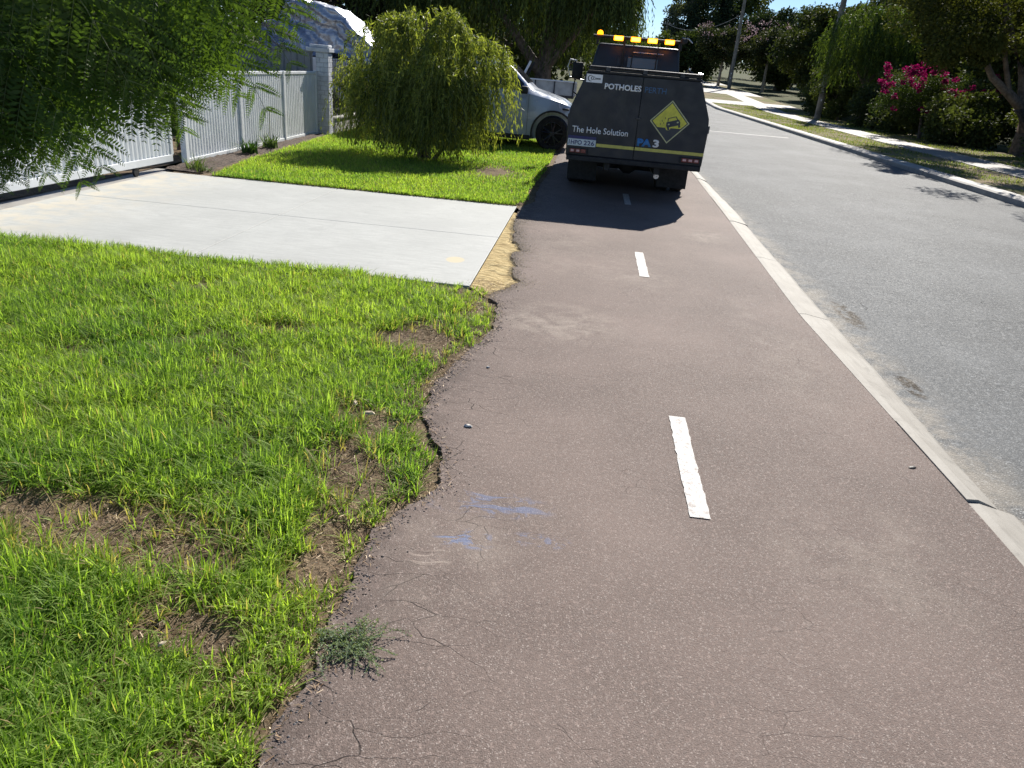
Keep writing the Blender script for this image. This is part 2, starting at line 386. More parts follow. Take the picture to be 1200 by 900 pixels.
# ------------------------------------------------------------------ ground surfaces
def strip_sheet(name, mat, xl, xr, z, ys, thick=.05, parent=None):
    """sheet between functions xl(y), xr(y) following the rise of the ground"""
    ys = np.asarray(ys, float); n_ = len(ys)
    a = np.stack([xl(ys)*np.ones(n_), ys, z+gz(ys)], 1); b = np.stack([xr(ys)*np.ones(n_), ys, z+gz(ys)], 1)
    al = a-[0, 0, thick]; bl = b-[0, 0, thick]
    V = np.concatenate([al, a, b, bl]); i = np.arange(n_-1)
    F = np.concatenate([np.stack([k*n_+i, (k+1)*n_+i, (k+1)*n_+i+1, k*n_+i+1], 1) for k in range(3)])
    F = F[:, ::-1]
    ends = np.array([[0, n_, 2*n_, 3*n_], [4*n_-1, 3*n_-1, 2*n_-1, n_-1]])
    return npmesh(name, V, [F, ends], mat, parent)
YL = [-3, 20, 40, 55, 60, 80, 110, 160, 240, 420]
g = strip_sheet('ground', M['ground'], lambda y: y*0-250, lambda y: y*0+300, -.12, YL, .3); tag(g, kind='structure')
EY = [-3, 1.28, 1.45, 1.79, 2.05, 2.35, 2.5, 2.6, 2.77, 3.03, 3.25, 3.45, 3.8, 4.15, 4.5, 4.85, 5.24, 5.5, 5.62, 5.75, 5.97, 6.15, 6.3, 6.6, 7.0, 7.2, 7.37, 7.6, 8.0, 8.7, 9.66, 10.2, 12, 13.05, 15, 20, 75]
EX = [-.68, -.66, -.66, -.64, -.65, -.66, -.60, -.53, -.46, -.52, -.62, -.68, -.71, -.66, -.60, -.53, -.53, -.60, -.63, -.60, -.49, -.44, -.52, -.53, -.60, -.61, -.56, -.64, -.70, -.76, -.80, -.66, -.68, -.62, -.62, -.6, -.6]
def edgeL(y):
    y = np.asarray(y, float)
    return np.interp(y, EY, EX)+(fbm(y*7, y*0+3, 5)-.5)*.09*np.where(y < 9.6, 1, .5)+(fbm(y*40, y*0+9, 8, 2)-.5)*.025
ys = np.concatenate([np.arange(-3, 10, .02), np.arange(10, 55, .25), [55, 60, 90, 120, 200]])
o = strip_sheet('path', M['path'], edgeL, lambda y: np.interp(y, [-3, 3, 6, 10.7, 15, 30], [1.99, 1.93, 1.865, 1.985, 2.08, 2.1]), 0, ys, .06); tag(o, kind='structure')
kl = lambda y: np.interp(y, [-3, 3, 6, 10.7, 15, 30], [1.99, 1.93, 1.865, 1.985, 2.08, 2.1])
kr = lambda y: np.interp(y, [-3, 2.9, 3.4, 4.4, 7.4, 11, 15, 30], [2.13, 2.10, 2.10, 2.12, 2.16, 2.24, 2.26, 2.28])+(fbm(np.asarray(y, float)*5, np.asarray(y, float)*0, 31)-.5)*.02
o = strip_sheet('road', M['road'], lambda y: y*0+2.0, lambda y: y*0+8.36, -.045, np.concatenate([np.arange(-3, 55, 4.), [55, 60, 90, 120, 200, 240]]), .05); tag(o, kind='structure')
# flush concrete edge between path and road, in cast lengths
ke = empty('kerb', (2.05, 3, 0)); tag(ke, kind='structure')
js = [-2.2, -.6, 1.1, 3.17, 4.02, 6.05, 8.1, 10.2, 12.3, 14.5]+[14.5+2.2*k for k in range(1, 18)]
for a, b in zip(js[:-1], js[1:]):
    yy = np.linspace(a+.006, b-.006, 12); n_ = len(yy); dz = .006*random.uniform(-1, 1); dx = .012*random.uniform(-1, 1) if a > 1 else .0
    if abs(a-1.1) < .1: dx = .05; dz = -.012
    L = kl(yy)+.003+dx*0; R = kr(yy)+dx
    V = np.concatenate([np.stack([L, yy, yy*0-.05], 1), np.stack([L, yy, yy*0+.006+dz], 1), np.stack([L+.05, yy, yy*0+.010+dz], 1), np.stack([R-.03, yy, yy*0-.022+dz], 1), np.stack([R, yy, yy*0-.041], 1), np.stack([R, yy, yy*0-.07], 1)])
    V[:, 2] += gz(V[:, 1]); i = np.arange(n_-1)
    F = np.concatenate([np.stack([k*n_+i+1, (k+1)*n_+i+1, (k+1)*n_+i, k*n_+i], 1) for k in range(5)])
    ends = np.array([[5*n_, 4*n_, 3*n_, 2*n_, n_, 0], [n_-1, 2*n_-1, 3*n_-1, 4*n_-1, 5*n_-1, 6*n_-1]])
    npmesh('kerb_block', V, [F[:, ::-1], ends], M['kerb'], ke)
# far kerb
kf = empty('kerb', (8.4, 20, 0)); tag(kf, kind='structure')
yk = 8.
while yk < 100:
    a, b = yk+.008, yk+2.4-.008; dz = random.uniform(-.006, .006)
    prof = [(8.30, -.08), (8.31, .055), (8.36, .085), (8.62, .10), (8.64, .10), (8.64, -.08)]
    V = []; 
    for y_ in (a, b):
        for (px_, pz_) in prof: V.append((px_, y_, pz_+dz*(pz_ > 0)+float(gz(y_))))
    MB().add(V, [tuple(range(5, -1, -1)), tuple(range(6, 12))]+[(i, (i+1) % 6, (i+1) % 6+6, i+6) for i in range(6)]).build('kerb_block', M['kerbdark'], kf, .006)
    yk += 2.4
o = strip_sheet('verge', M['verge'], lambda y: y*0+8.63, lambda y: y*0+15.5, .075, YL[:7], .15); tag(o, kind='structure')
fp = empty('footpath', (11.5, 20, 0)); tag(fp, kind='structure')
yk = 12.
while yk < 130:
    L = 2.0 if yk < 60 else 6.
    f0 = lambda y: np.interp(y, [12, 20, 30, 48, 70, 130], [10.7, 10.8, 10.9, 11.3, 12.0, 12.6])
    strip_sheet('paving_panel', M['footpath'], f0, lambda y: f0(y)+1.55, .094+random.uniform(-.003, .003), [yk+.008, yk+L-.008], .06, fp); yk += L
# crossovers that join the far footpath and road
for k, (a, b) in enumerate([(60, 64.5), (75, 84), (96, 103)]):
    o = strip_sheet('crossover', M['footpath'], lambda y: y*0+8.66, lambda y: y*0+15.4, .088 if k else .0875, [a, b], .05); tag(o, kind='structure')
# faded line of lighter patching across the road
# soil under the lawns
def soil_patch(name, x0, x1, y0, y1, step, edge=True):
    xs = np.arange(x0, x1+1e-6, step); ys_ = np.arange(y0, y1+1e-6, step); X, Y = np.meshgrid(xs, ys_)
    d = np.clip((edgeL(Y)-X)/.5, -.3, 1) if edge else np.ones_like(X)
    Z = -.022+.040*np.clip(d, 0, 1)+(fbm(X*3, Y*3, 2)-.5)*.03+(fbm(X*18, Y*18, 4, 3)-.5)*.022
    Z = np.minimum(Z, np.where(d <= 0.02, -.012, 9))
    n1, n2 = X.shape; idx = np.arange(n1*n2).reshape(n1, n2)
    F = np.stack([idx[:-1, :-1], idx[:-1, 1:], idx[1:, 1:], idx[1:, :-1]], -1).reshape(-1, 4)
    o = npmesh(name, np.stack([X, Y, Z], -1).reshape(-1, 3), [F], M['soil'], None, None, True); tag(o, kind='structure'); return o
soil_patch('soil', -9, -.30, -2.5, 5.76, .04)
soil_patch('soil', -5.46, -.30, 9.68, 22, .07)
soil_patch('soil', -16, -5.66, 5.8, 30, .2, False)
# garden bed mulch along the fence
X = np.concatenate([np.linspace(-5.66, -4.95, 9)]); Yb = np.arange(9.75, 15.9, .06)
XX, YY = np.meshgrid(X, Yb); u = (XX+5.66)/.71; wbed = np.interp(YY, [9.75, 11, 13, 16], [.75, .55, .45, .3])
XX = -5.66+u*wbed; ZZ = .03+.05*np.sin(u*np.pi*.9)*0+(fbm(XX*14, YY*14, 7)-.45)*.07-.05*u**4
n1, n2 = XX.shape; idx = np.arange(n1*n2).reshape(n1, n2)
o = npmesh('mulch_bed', np.stack([XX, YY, ZZ], -1).reshape(-1, 3), [np.stack([idx[:-1, :-1], idx[:-1, 1:], idx[1:, 1:], idx[1:, :-1]], -1).reshape(-1, 4)], M['mulch'], None, None, True); tag(o, kind='structure')
# concrete driveway slab, four bays with tooled joints
sl = empty('driveway', (-3, 7.7, 0)); tag(sl, kind='structure')
SX = [-5.56, -3.2, -.83]; SY = [5.80, 7.72, 9.67]
for i in range(2):
    for j in range(2):
        g_ = .0025; bx('concrete_bay', M['slab'], sl, SX[i]+(g_ if i else 0), SX[i+1]-(0 if i else g_), SY[j]+(g_ if j else 0), SY[j+1]-(0 if j else g_), -.1, .012, .006)
MB().box(SX[0], SX[2], SY[0]+.01, SY[2]-.01, -.09, .004).build('joint_filler', M['kerbdark'], sl)
o = bx('driveway', M['kerbdark'], None, -16, -5.57, 5.8, 9.9, -.1, .006); tag(o, kind='structure')
# sand wedge between slab and path
ysn = np.arange(5.62, 9.3, .02); n_ = len(ysn); cols = []
for t in np.linspace(0, 1, 12):
    xr_ = np.maximum(edgeL(ysn)+.06, -.79); xl_ = np.where(ysn < 5.8, -.80+(5.8-ysn)*.6, -.828)
    xx = xl_+(xr_-xl_)*t; cols.append(np.stack([xx, ysn, -.004-.022*t+(fbm(xx*12+9, ysn*9, 6)-.5)*.05*np.sin(math.pi*min(t*1.1, 1))], 1))
V = np.concatenate(cols); idx = np.arange(len(V)).reshape(12, n_)
o = npmesh('sand_strip', V, [np.stack([idx[:-1, :-1], idx[1:, :-1], idx[1:, 1:], idx[:-1, 1:]], -1).reshape(-1, 4)], M['sand'], None, None, True); tag(o, kind='structure')
# dashed centre line of the path
for k, y0 in enumerate([-1.27, 2.73, 6.73, 10.73, 14.73, 18.73, 22.73]):
    xa = .60+.0*k
    n1 = 26; yy = np.linspace(y0, y0+1.0, n1); jit = (fbm(yy*30+k*5, yy*0, 12, 2)-.5)*.012
    V = np.concatenate([np.stack([xa+jit, yy, yy*0+.004], 1), np.stack([xa+.088+jit[::-1], yy, yy*0+.004], 1)]); i = np.arange(n1-1)
    o = npmesh('lane_marking', V, [np.stack([i, n1+i, n1+i+1, i+1], 1)], M['linepaint']); tag(o, kind='structure')
# worn line across the road
o = strip_sheet('road_marking', M['linepaint'], lambda y: y*0+3.2, lambda y: y*0+7.4, -.041, [30.1, 30.25], .003); tag(o, kind='structure')

# ------------------------------------------------------------------ grass
BARE = [(-1.62, 2.15, .46, .21), (-1.36, 2.04, .30, .13), (-.92, 4.45, .26, .30), (-1.80, 4.33, .22, .09), (-.86, 2.75, .16, .32), (-.98, 3.24, .16, .14), (-.80, 2.2, .10, .25), (-1.02, 1.72, .18, .10), (-2.2, 2.1, .3, .06), (-.74, 3.9, .08, .3), (-.70, 5.2, .10, .2)]
def bare_mask(x, y):
    m = np.zeros_like(x)
    wx = x+(fbm(x*5, y*5, 21)-.5)*.30; wy = y+(fbm(x*5+7, y*5, 22)-.5)*.22
    for cx, cy, rx, ry in BARE:
        r = ((wx-cx)/rx)**2+((wy-cy)/ry)**2; m = np.maximum(m, np.clip((1.7-r)/1.3, 0, .97))
    return m
def soilz(X, Y):
    d = np.clip((edgeL(Y)-X)/.5, -.3, 1)
    return -.022+.040*np.clip(d, 0, 1)+(fbm(X*3, Y*3, 2)-.5)*.03+(fbm(X*18, Y*18, 4, 3)-.5)*.022
def grass(name, P, z, length, width, lean, colr, parent=None, fine=True, mat='grass', head=None):
    n_ = len(P); th = rng.uniform(0, 2*np.pi, n_) if head is None else head+rng.normal(0, .5, n_); fa = th+np.pi/2+rng.normal(0, .5, n_)
    dx, dy = np.cos(th), np.sin(th); sx, sy = np.cos(fa), np.sin(fa)
    T = [0, .38, .72, 1.] if fine else [0, .55, 1.]
    W = [.8, 1., .7, 0] if fine else [1, .8, 0]
    rows = []; cols_ = []
    kink = rng.normal(0, .25, n_)
    for t, ww in zip(T, W):
        off = lean*length*t**1.7; h = length*(t-.38*lean*t*t)
        cx = P[:, 0]+dx*off+sx*kink*length*.12*math.sin(t*3); cy = P[:, 1]+dy*off+sy*kink*length*.12*math.sin(t*3); cz = z+h
        if ww > 0:
            for sgn in (-1, 1): rows.append(np.stack([cx+sgn*sx*width*ww*.5, cy+sgn*sy*width*ww*.5, cz], 1)); cols_.append(colr*(.7+.3*min(1, t*2.2)))  # blade colour darkened at the root, painted self-shadow
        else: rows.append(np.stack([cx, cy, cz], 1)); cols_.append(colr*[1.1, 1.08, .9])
    K = len(rows); V = np.stack(rows, 1).reshape(-1, 3); C = np.stack(cols_, 1).reshape(-1, 3)
    b = (np.arange(n_)*K)[:, None]
    q = [b+np.array([[2*k, 2*k+1, 2*k+3, 2*k+2]]) for k in range(len(T)-2)]
    tri = b+np.array([[K-3, K-2, K-1]])
    o = npmesh(name, V, [np.concatenate(q), tri], M[mat], parent, C); tag(o, kind='stuff'); return o
def gcol(P, n_):
    v = fbm(P[:, 0]*1.3, P[:, 1]*1.3, 40)[:, None]; r = rng.random((n_, 1)); r2 = rng.random((n_, 1))
    c = np.array([.085, .155, .020])*(1-r)+np.array([.305, .41, .105])*r
    c = c*(.75+.55*v)+np.array([.07, .02, 0])*(v-.45)*1.4
    dry = (r2 < .04+.40*bare_mask(P[:, 0], P[:, 1])[:, None]); c = np.where(dry, np.array([.36, .29, .15]), c); return c
# near lawn: tufts
nt_ = 52000
P = np.stack([rng.uniform(-6.3, -.42, nt_), .55+5.22*rng.random(nt_)**1.25], 1)
d = edgeL(P[:, 1])-P[:, 0]
keep = (d > .02+.20*fbm(P[:, 0]*4, P[:, 1]*4, 51)-.09) & (P[:, 1] < 5.80-.03) & (P[:, 0] > -5.45-.22*P[:, 1]*0)
dens = np.clip(.5+d*1.6, 0, 1)*(1-.97*bare_mask(P[:, 0], P[:, 1]))*np.clip(fbm(P[:, 0]*2.2, P[:, 1]*2.2, 61)*3.0-.45, .2, 1)*np.clip(fbm(P[:, 0]*11, P[:, 1]*11, 62, 2)*3.2-.45, .3, 1)
keep &= rng.random(nt_) < dens
P = P[keep]; per = 10
tl = np.clip(.45+fbm(P[:, 0]*2.6, P[:, 1]*2.6, 71)*1.1, .5, 1.5)*np.clip(.55+d[keep]*1.2, .5, 1)
OF = rng.normal(0, .012, (len(P)*per, 2)); PP = np.repeat(P, per, 0)+OF; L = np.repeat(tl, per)*rng.uniform(.045, .125, len(PP))
L *= np.where(PP[:, 1] > 5.4, .8, 1)
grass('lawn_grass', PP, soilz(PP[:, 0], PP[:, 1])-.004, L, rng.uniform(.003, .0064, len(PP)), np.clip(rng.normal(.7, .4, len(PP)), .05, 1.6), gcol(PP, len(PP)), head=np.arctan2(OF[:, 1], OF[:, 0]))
# low runners and young shoots filling in between
n_ = 70000; P = np.stack([rng.uniform(-5.4, -.45, n_), .8+4.95*rng.random(n_)**1.2], 1); d = edgeL(P[:, 1])-P[:, 0]
k = (d > .12) & (rng.random(n_) < (1-.95*bare_mask(P[:, 0], P[:, 1]))*np.clip(d*2, .1, 1)); P = P[k]
grass('lawn_undergrowth', P, soilz(P[:, 0], P[:, 1])-.004, rng.uniform(.015, .035, len(P)), rng.uniform(.003, .006, len(P)), rng.uniform(.6, 1.5, len(P)), gcol(P, len(P))*[.5, .55, .6], None, False)  # tint darkened and cooled, painted shade in the gaps between tufts
# lawn behind the driveway
n_ = 120000; P = np.stack([rng.uniform(-5.4, -.55, n_), 9.68+9.5*rng.random(n_)**1.3], 1); d = edgeL(P[:, 1])-P[:, 0]
wb = np.interp(P[:, 1], [9.75, 11, 13, 16], [.75, .55, .42, .25])
k = (d > .02+.12*fbm(P[:, 0]*4, P[:, 1]*4, 52)) & (P[:, 0] > -5.66+wb) & (rng.random(n_) < np.clip(1.1-1.3*np.exp(-((P[:, 0]+1.5)/.45)**2-((P[:, 1]-12.6)/.8)**2), 0, 1))
P = P[k]
grass('back_lawn_grass', P, .018+0*P[:, 0], rng.uniform(.03, .075, len(P))*(.7+.6*fbm(P[:, 0]*2, P[:, 1]*2, 90)), rng.uniform(.006, .011, len(P)), rng.uniform(.1, .8, len(P)), gcol(P, len(P)), None, False)
# verge tufts across the road
n_ = 60000; P = np.stack([rng.uniform(8.7, 15, n_), rng.uniform(14, 60, n_)], 1)
f0 = np.interp(P[:, 1], [12, 20, 30, 48, 70], [10.7, 10.8, 10.9, 11.3, 12.0])
k = ((P[:, 0] < f0-.05) | (P[:, 0] > f0+1.6)) & (rng.random(n_) < np.clip(fbm(P[:, 0]*.9, P[:, 1]*.9, 95)*3-1.1, .05, 1)); P = P[k]
grass('verge_grass', P, .07+gz(P[:, 1]), rng.uniform(.04, .10, len(P)), rng.uniform(.012, .02, len(P)), rng.uniform(.2, .9, len(P)), gcol(P, len(P))*[.85, .7, 1.1]*.8, None, False)
# dry clippings and straw on the bare soil and along the path edge
n_ = 85000; P = np.stack([rng.uniform(-3.2, -.35, n_), .9+5.2*rng.random(n_)], 1); d = edgeL(P[:, 1])-P[:, 0]
k = (rng.random(n_) < np.maximum(bare_mask(P[:, 0], P[:, 1]), np.clip(1-np.abs(d-.12)/.28, 0, 1)*.9)) & (d > -.03-.05*rng.random(n_)); P = P[k]; n_ = len(P)
th = rng.uniform(0, 2*np.pi, n_); L = rng.uniform(.006, .028, n_); w_ = rng.uniform(.0012, .003, n_); z = soilz(P[:, 0], P[:, 1])+.004+rng.random(n_)*.006
z = np.where(edgeL(P[:, 1])-P[:, 0] < .01, .004, z)
dx, dy = np.cos(th)*L/2, np.sin(th)*L/2; ox, oy = -np.sin(th)*w_/2, np.cos(th)*w_/2; tz = rng.uniform(-.003, .008, n_)
V = np.stack([np.stack([P[:, 0]-dx-ox, P[:, 1]-dy-oy, z], 1), np.stack([P[:, 0]+dx-ox, P[:, 1]+dy-oy, z+tz], 1), np.stack([P[:, 0]+dx+ox, P[:, 1]+dy+oy, z+tz+.001], 1), np.stack([P[:, 0]-dx+ox, P[:, 1]-dy+oy, z+.001], 1)], 1).reshape(-1, 3)
r = rng.random((n_, 1)); C = np.repeat((np.array([.36, .27, .17])*r+np.array([.15, .09, .05])*(1-r)+np.array([.25, .22, .17])*(r > .88))*np.where(edgeL(P[:, 1])-P[:, 0] < .22, 1.45, 1.)[:, None], 4, 0)
o = npmesh('straw_litter', V, [np.arange(4*n_).reshape(n_, 4)], M['straw'], None, C); tag(o, kind='stuff')
# crumbs of broken asphalt and soil on the path edge
n_ = 2600; P = np.stack([edgeL(yy := .9+8.5*rng.random(n_)**1.2)+np.abs(rng.normal(0, .05, n_))-.01, yy], 1)
s_ = rng.uniform(.0015, .006, n_); base = np.array([[0, 0, 1], [1, 0, 0], [0, 1, 0], [-1, 0, 0], [0, -1, 0]])
V = (P[:, None, :].repeat(5, 1)); V = np.concatenate([V+base[None, :, :2]*s_[:, None, None]*rng.uniform(.6, 1.3, (n_, 5, 1)), (base[None, :, 2]*s_[:, None]*.8)[..., None]+.0], 2).reshape(-1, 3)
b = (np.arange(n_)*5)[:, None]; F = np.concatenate([b+np.array([[0, i, i % 4+1]]) for i in (1, 2, 3, 4)])
C = np.repeat(np.array([.07, .055, .045])+rng.random((n_, 1))*.16, 5, 0)
o = npmesh('edge_crumbs', V, [F], M['straw'], None, C); tag(o, kind='stuff')

# loose sand spilt from the strip over the path
n_ = 9000; yy_ = rng.uniform(5.55, 8.9, n_); P = np.stack([edgeL(yy_)-.04+np.abs(rng.normal(0, 1, n_))*(.03+.09*fbm(yy_*3, yy_*0+2, 77)**2*2), yy_], 1)
s_ = rng.uniform(.0012, .0042, n_); base = np.array([[0, 0, 1], [1, 0, 0], [0, 1, 0], [-1, 0, 0], [0, -1, 0]])
V = (P[:, None, :].repeat(5, 1)); V = np.concatenate([V+base[None, :, :2]*s_[:, None, None]*rng.uniform(.6, 1.3, (n_, 5, 1)), (base[None, :, 2]*s_[:, None]*.6)[..., None]+.0], 2).reshape(-1, 3)
b = (np.arange(n_)*5)[:, None]; F = np.concatenate([b+np.array([[0, i, i % 4+1]]) for i in (1, 2, 3, 4)])
C = np.repeat(np.array([.36, .27, .13])+rng.random((n_, 1))*.16, 5, 0)
o = npmesh('spilt_sand', V, [F], M['straw'], None, C); tag(o, kind='stuff')

# ------------------------------------------------------------------ foliage generators
def leaf_mesh(name, P, D, L, W, C, mat, parent, fold=.0):
    """one pointed four-cornered leaf per row: base P, direction D, length L, width W, colour C"""
    n_ = len(P); D = D/np.linalg.norm(D, axis=1, keepdims=True)
    R = rng.normal(size=(n_, 3)); S = np.cross(D, R); S /= np.linalg.norm(S, axis=1, keepdims=True)
    L = np.asarray(L)[:, None]; W = np.asarray(W)[:, None]
    V = np.stack([P, P+D*L*.45+S*W*.5, P+D*L, P+D*L*.45-S*W*.5], 1).reshape(-1, 3)
    return npmesh(name, V, [np.arange(4*n_).reshape(n_, 4)], M[mat], parent, np.repeat(C, 4, 0))
def crown_points(clumps, per):
    cs = np.array([c[:3] for c in clumps]); rs = np.array([c[3] for c in clumps]); n_ = len(cs)*per
    ci = np.repeat(np.arange(len(cs)), per); d = rng.normal(size=(n_, 3)); d /= np.linalg.norm(d, axis=1, keepdims=True)
    r = rng.random(n_)**.45
    d[:, 2] *= .8
    return cs[ci]+d*(r*rs[ci])[:, None], d, ci
def clumps_in(c, R, n_, r, shell=.55):
    out = []
    for _ in range(n_):
        d = rng.normal(size=3); d /= np.linalg.norm(d); q = shell+(1-shell)*rng.random()
        out.append((c[0]+d[0]*R[0]*q, c[1]+d[1]*R[1]*q, c[2]+d[2]*R[2]*q, r*rng.uniform(.6, 1.3)))
    return out
def tint(n_, ci, base, light, amt=.5):
    cv = rng.random(ci.max()+1)[ci][:, None]; r = rng.random((n_, 1))
    f = np.clip(.55*cv+.45*r+(.0), 0, 1)*amt*2
    return np.array(base)*(1-np.clip(f, 0, 1))+np.array(light)*np.clip(f, 0, 1)
def tree(name, label, cat, base, limbs, clumps, per, size, colA, colB, group=None, droop=.3, bark='bark', wid=.66, mat='leafdark', crown='crown'):
    t = empty(name, base); tag(t, label, cat, group)
    tr = MB()
    for pts, rad in limbs: tr.tube(pts, rad, 9)
    tr.build('trunk', M[bark], t, 0, True)
    per = int(per*1.35); P, d, ci = crown_points(clumps, per); n_ = len(P)
    D = d+rng.normal(size=(n_, 3))*.8; D[:, 2] -= droop*1.2
    s = rng.uniform(.6, 1.3, n_)*size
    leaf_mesh(crown, P, D, s, s*wid, tint(n_, ci, colA, colB), mat, t)
    return t
def limbset(base, top, clumps, r, n_=7, lean=None):
    b = Vector(base); tp = Vector(top); mid = (b+tp)/2+Vector((random.uniform(-.1, .1), random.uniform(-.1, .1), 0))*(tp-b).length*.3
    L = [([b-Vector((0, 0, .15)), b+(mid-b)*.4, mid, tp], [r*1.25, r, r*.85, r*.6])]
    for c in random.sample(list(clumps), min(n_, len(clumps))):
        e = Vector(c[:3]); s = b.lerp(tp, random.uniform(.55, 1)); m_ = (s+e)/2+Vector((random.uniform(-1, 1), random.uniform(-1, 1), random.uniform(0, .8)))*(e-s).length*.12
        L.append(([s, m_, e], [r*.5, r*.3, r*.09]))
    return L
def weeping(name, label, cat, base, domes, nstr, leafL, leafW, colA, colB, limbs, group=None, strand=(.5, 1.4), zmin=.15, per_m=26, bark='bark', mat='leaf'):
    """tree with hanging strands of narrow leaves; domes: (cx, cy, cz, rx, ry, rz)"""
    t = empty(name, base); tag(t, label, cat, group)
    tr = MB()
    for pts, rad in limbs: tr.tube(pts, rad, 8)
    tr.build('trunk', M[bark], t, 0, True)
    tw = MB(); PS = []; DS = []; CS = []; LS = []
    for k in range(nstr):
        cx, cy, cz, rx, ry, rz = domes[rng.integers(len(domes))]
        u = rng.uniform(-.25, 1); a = rng.uniform(0, 2*np.pi); q = math.sqrt(max(0, 1-u*u))*rng.uniform(.55, 1.0)
        p = np.array([cx+rx*q*math.cos(a), cy+ry*q*math.sin(a), cz+rz*u*rng.uniform(.75, 1)])
        out = np.array([math.cos(a), math.sin(a), 0])*rng.uniform(.15, .6); L = rng.uniform(*strand)
        L = min(L, max(.15, p[2]-zmin*rng.uniform(.6, 2.5)))
        m_ = max(4, int(L*per_m)); tt = np.linspace(0, 1, m_)
        path = p+np.outer(tt*.6*L, out)+np.stack([0*tt, 0*tt, .22*L*np.sin(tt*2.2)-L*tt**1.5], 1)
        path += rng.normal(0, .012, path.shape)
        tan = np.gradient(path, axis=0); tan /= np.linalg.norm(tan, axis=1, keepdims=True)
        side = rng.normal(size=(m_, 3)); D = tan*.9+side*.38; D[:, 2] -= .35
        cv = rng.random(); c = np.array(colA)*(1-cv)+np.array(colB)*cv
        PS.append(path); DS.append(D); CS.append(np.tile(c, (m_, 1))*rng.uniform(.7, 1.3, (m_, 1))); LS.append(rng.uniform(.6, 1.25, m_)*leafL)
        if k % 6 == 0: tw.tube([tuple(path[0]), tuple(path[m_//2]), tuple(path[-1])], [.004, .003, .0015], 3, False)
    tw.build('twigs', M['stem'], t)
    P = np.concatenate(PS); L = np.concatenate(LS)
    leaf_mesh('crown', P, np.concatenate(DS), L, L*leafW, np.concatenate(CS), mat, t)
    return t

# ------------------------------------------------------------------ left: gate and fences
def text_mesh(txt, name, mat, parent, x, z, w_, h_, y, bold=0., align='L', ext=.002, rot=0):
    cu = bpy.data.curves.new('t', 'FONT'); cu.body = txt; cu.size = 1; cu.extrude = 0; cu.offset = bold; cu.resolution_u = 3
    ob = bpy.data.objects.new('t', cu); col.objects.link(ob); bpy.context.view_layer.update()
    me = bpy.data.meshes.new_from_object(ob.evaluated_get(bpy.context.evaluated_depsgraph_get())); bpy.data.objects.remove(ob)
    n_ = len(me.vertices); co = np.empty(n_*3); me.vertices.foreach_get('co', co); co = co.reshape(-1, 3)
    mn, mx = co.min(0), co.max(0); sx, sz = w_/(mx[0]-mn[0]), h_/(mx[1]-mn[1])
    out = np.stack([x+(co[:, 0]-mn[0])*sx, np.full(n_, y), z+(co[:, 1]-mn[1])*sz], 1)
    me.vertices.foreach_set('co', out.ravel()); me.update()
    bm = bmesh.new(); bm.from_mesh(me)
    r = bmesh.ops.extrude_face_region(bm, geom=bm.faces[:]); vs = [v for v in r['geom'] if isinstance(v, bmesh.types.BMVert)]
    bmesh.ops.translate(bm, verts=vs, vec=(0, -ext, 0)); bmesh.ops.recalc_face_normals(bm, faces=bm.faces[:]); bm.to_mesh(me); bm.free(); me.materials.clear()
    me.name = name
    return link_mesh(name, me, mat, parent)
def ribbed(name, mat, parent, p0, p1, z0, z1, pitch=.085, depth=.018, th=.0):
    """vertical ribbed sheet between ground points p0 and p1"""
    a = np.array(p0); b = np.array(p1); L = np.linalg.norm(b-a); d = (b-a)/L; nn = np.array([d[1], -d[0]])
    us = [0.]; vs = [0.]; u = 0
    while u+pitch < L:
        for du, v in ((.42, 0), (.52, 1), (.88, 1), (.98, 0)): us.append(u+du*pitch); vs.append(v*depth)
        u += pitch
    us.append(L); vs.append(0.); us = np.array(us); vs = np.array(vs)
    P2 = a+us[:, None]*d+vs[:, None]*nn; m_ = len(us)
    V = np.concatenate([np.c_[P2, np.full(m_, z0)], np.c_[P2, np.full(m_, z1)]]); i = np.arange(m_-1)
    return npmesh(name, V, [np.stack([i, i+1, m_+i+1, m_+i], 1)], mat, parent)
def obox(name, mat, parent, p0, p1, half, z0, z1, bevel=.004, off=0.):
    a = Vector((p0[0], p0[1], 0)); b = Vector((p1[0], p1[1], 0)); d = (b-a).normalized(); nn = Vector((d.y, -d.x, 0))
    a = a+nn*off; b = b+nn*off
    vs = [a-nn*half, b-nn*half, b+nn*half, a+nn*half]
    return MB().prism([(v.x, v.y) for v in vs], 'z', z0, z1).build(name, mat, parent, bevel)
W_ = M['white_powder']
gt = empty('sliding_gate', (-5.62, 7.5, 0)); tag(gt, 'long white ribbed sliding gate at the back of the concrete driveway', 'gate')
ga, gb = (-5.86, 4.2), (-5.60, 9.93)
ribbed('gate_sheet', W_, gt, ga, gb, .20, 1.16)
obox('bottom_rail', W_, gt, ga, gb, .030, .115, .205, .006)
obox('top_rail', W_, gt, ga, gb, .030, 1.14, 1.20, .006)
for q in (0, .36, .68, 1.0):
    px_, py_ = ga[0]+(gb[0]-ga[0])*q, ga[1]+(gb[1]-ga[1])*q
    obox('stile', W_, gt, (px_, py_-.03), (px_+.002, py_+.03), .026, .2, 1.145, .004)
for q in (.86, .3):
    px_, py_ = ga[0]+(gb[0]-ga[0])*q, ga[1]+(gb[1]-ga[1])*q
    MB().lathe([(0, -.015), (.055, -.015), (.055, .015), (0, .015)], (px_, py_, .062), 'x', 16).build('roller_wheel', M['darkmetal'], gt, 0, True)
MB().lathe([(0, -.01), (.035, -.01), (.035, .01), (0, .01)], (-5.585, 9.93+.045, .72), 'x', 12).build('latch', M['blackmatt'], gt)
gp = empty('gate_post', (-5.66, 10.44, 0)); tag(gp, 'square white steel post beside the gap at the gate end', 'post')
bx('post_shaft', W_, gp, -5.71, -5.63, 10.40, 10.48, -.05, 1.30, .006)
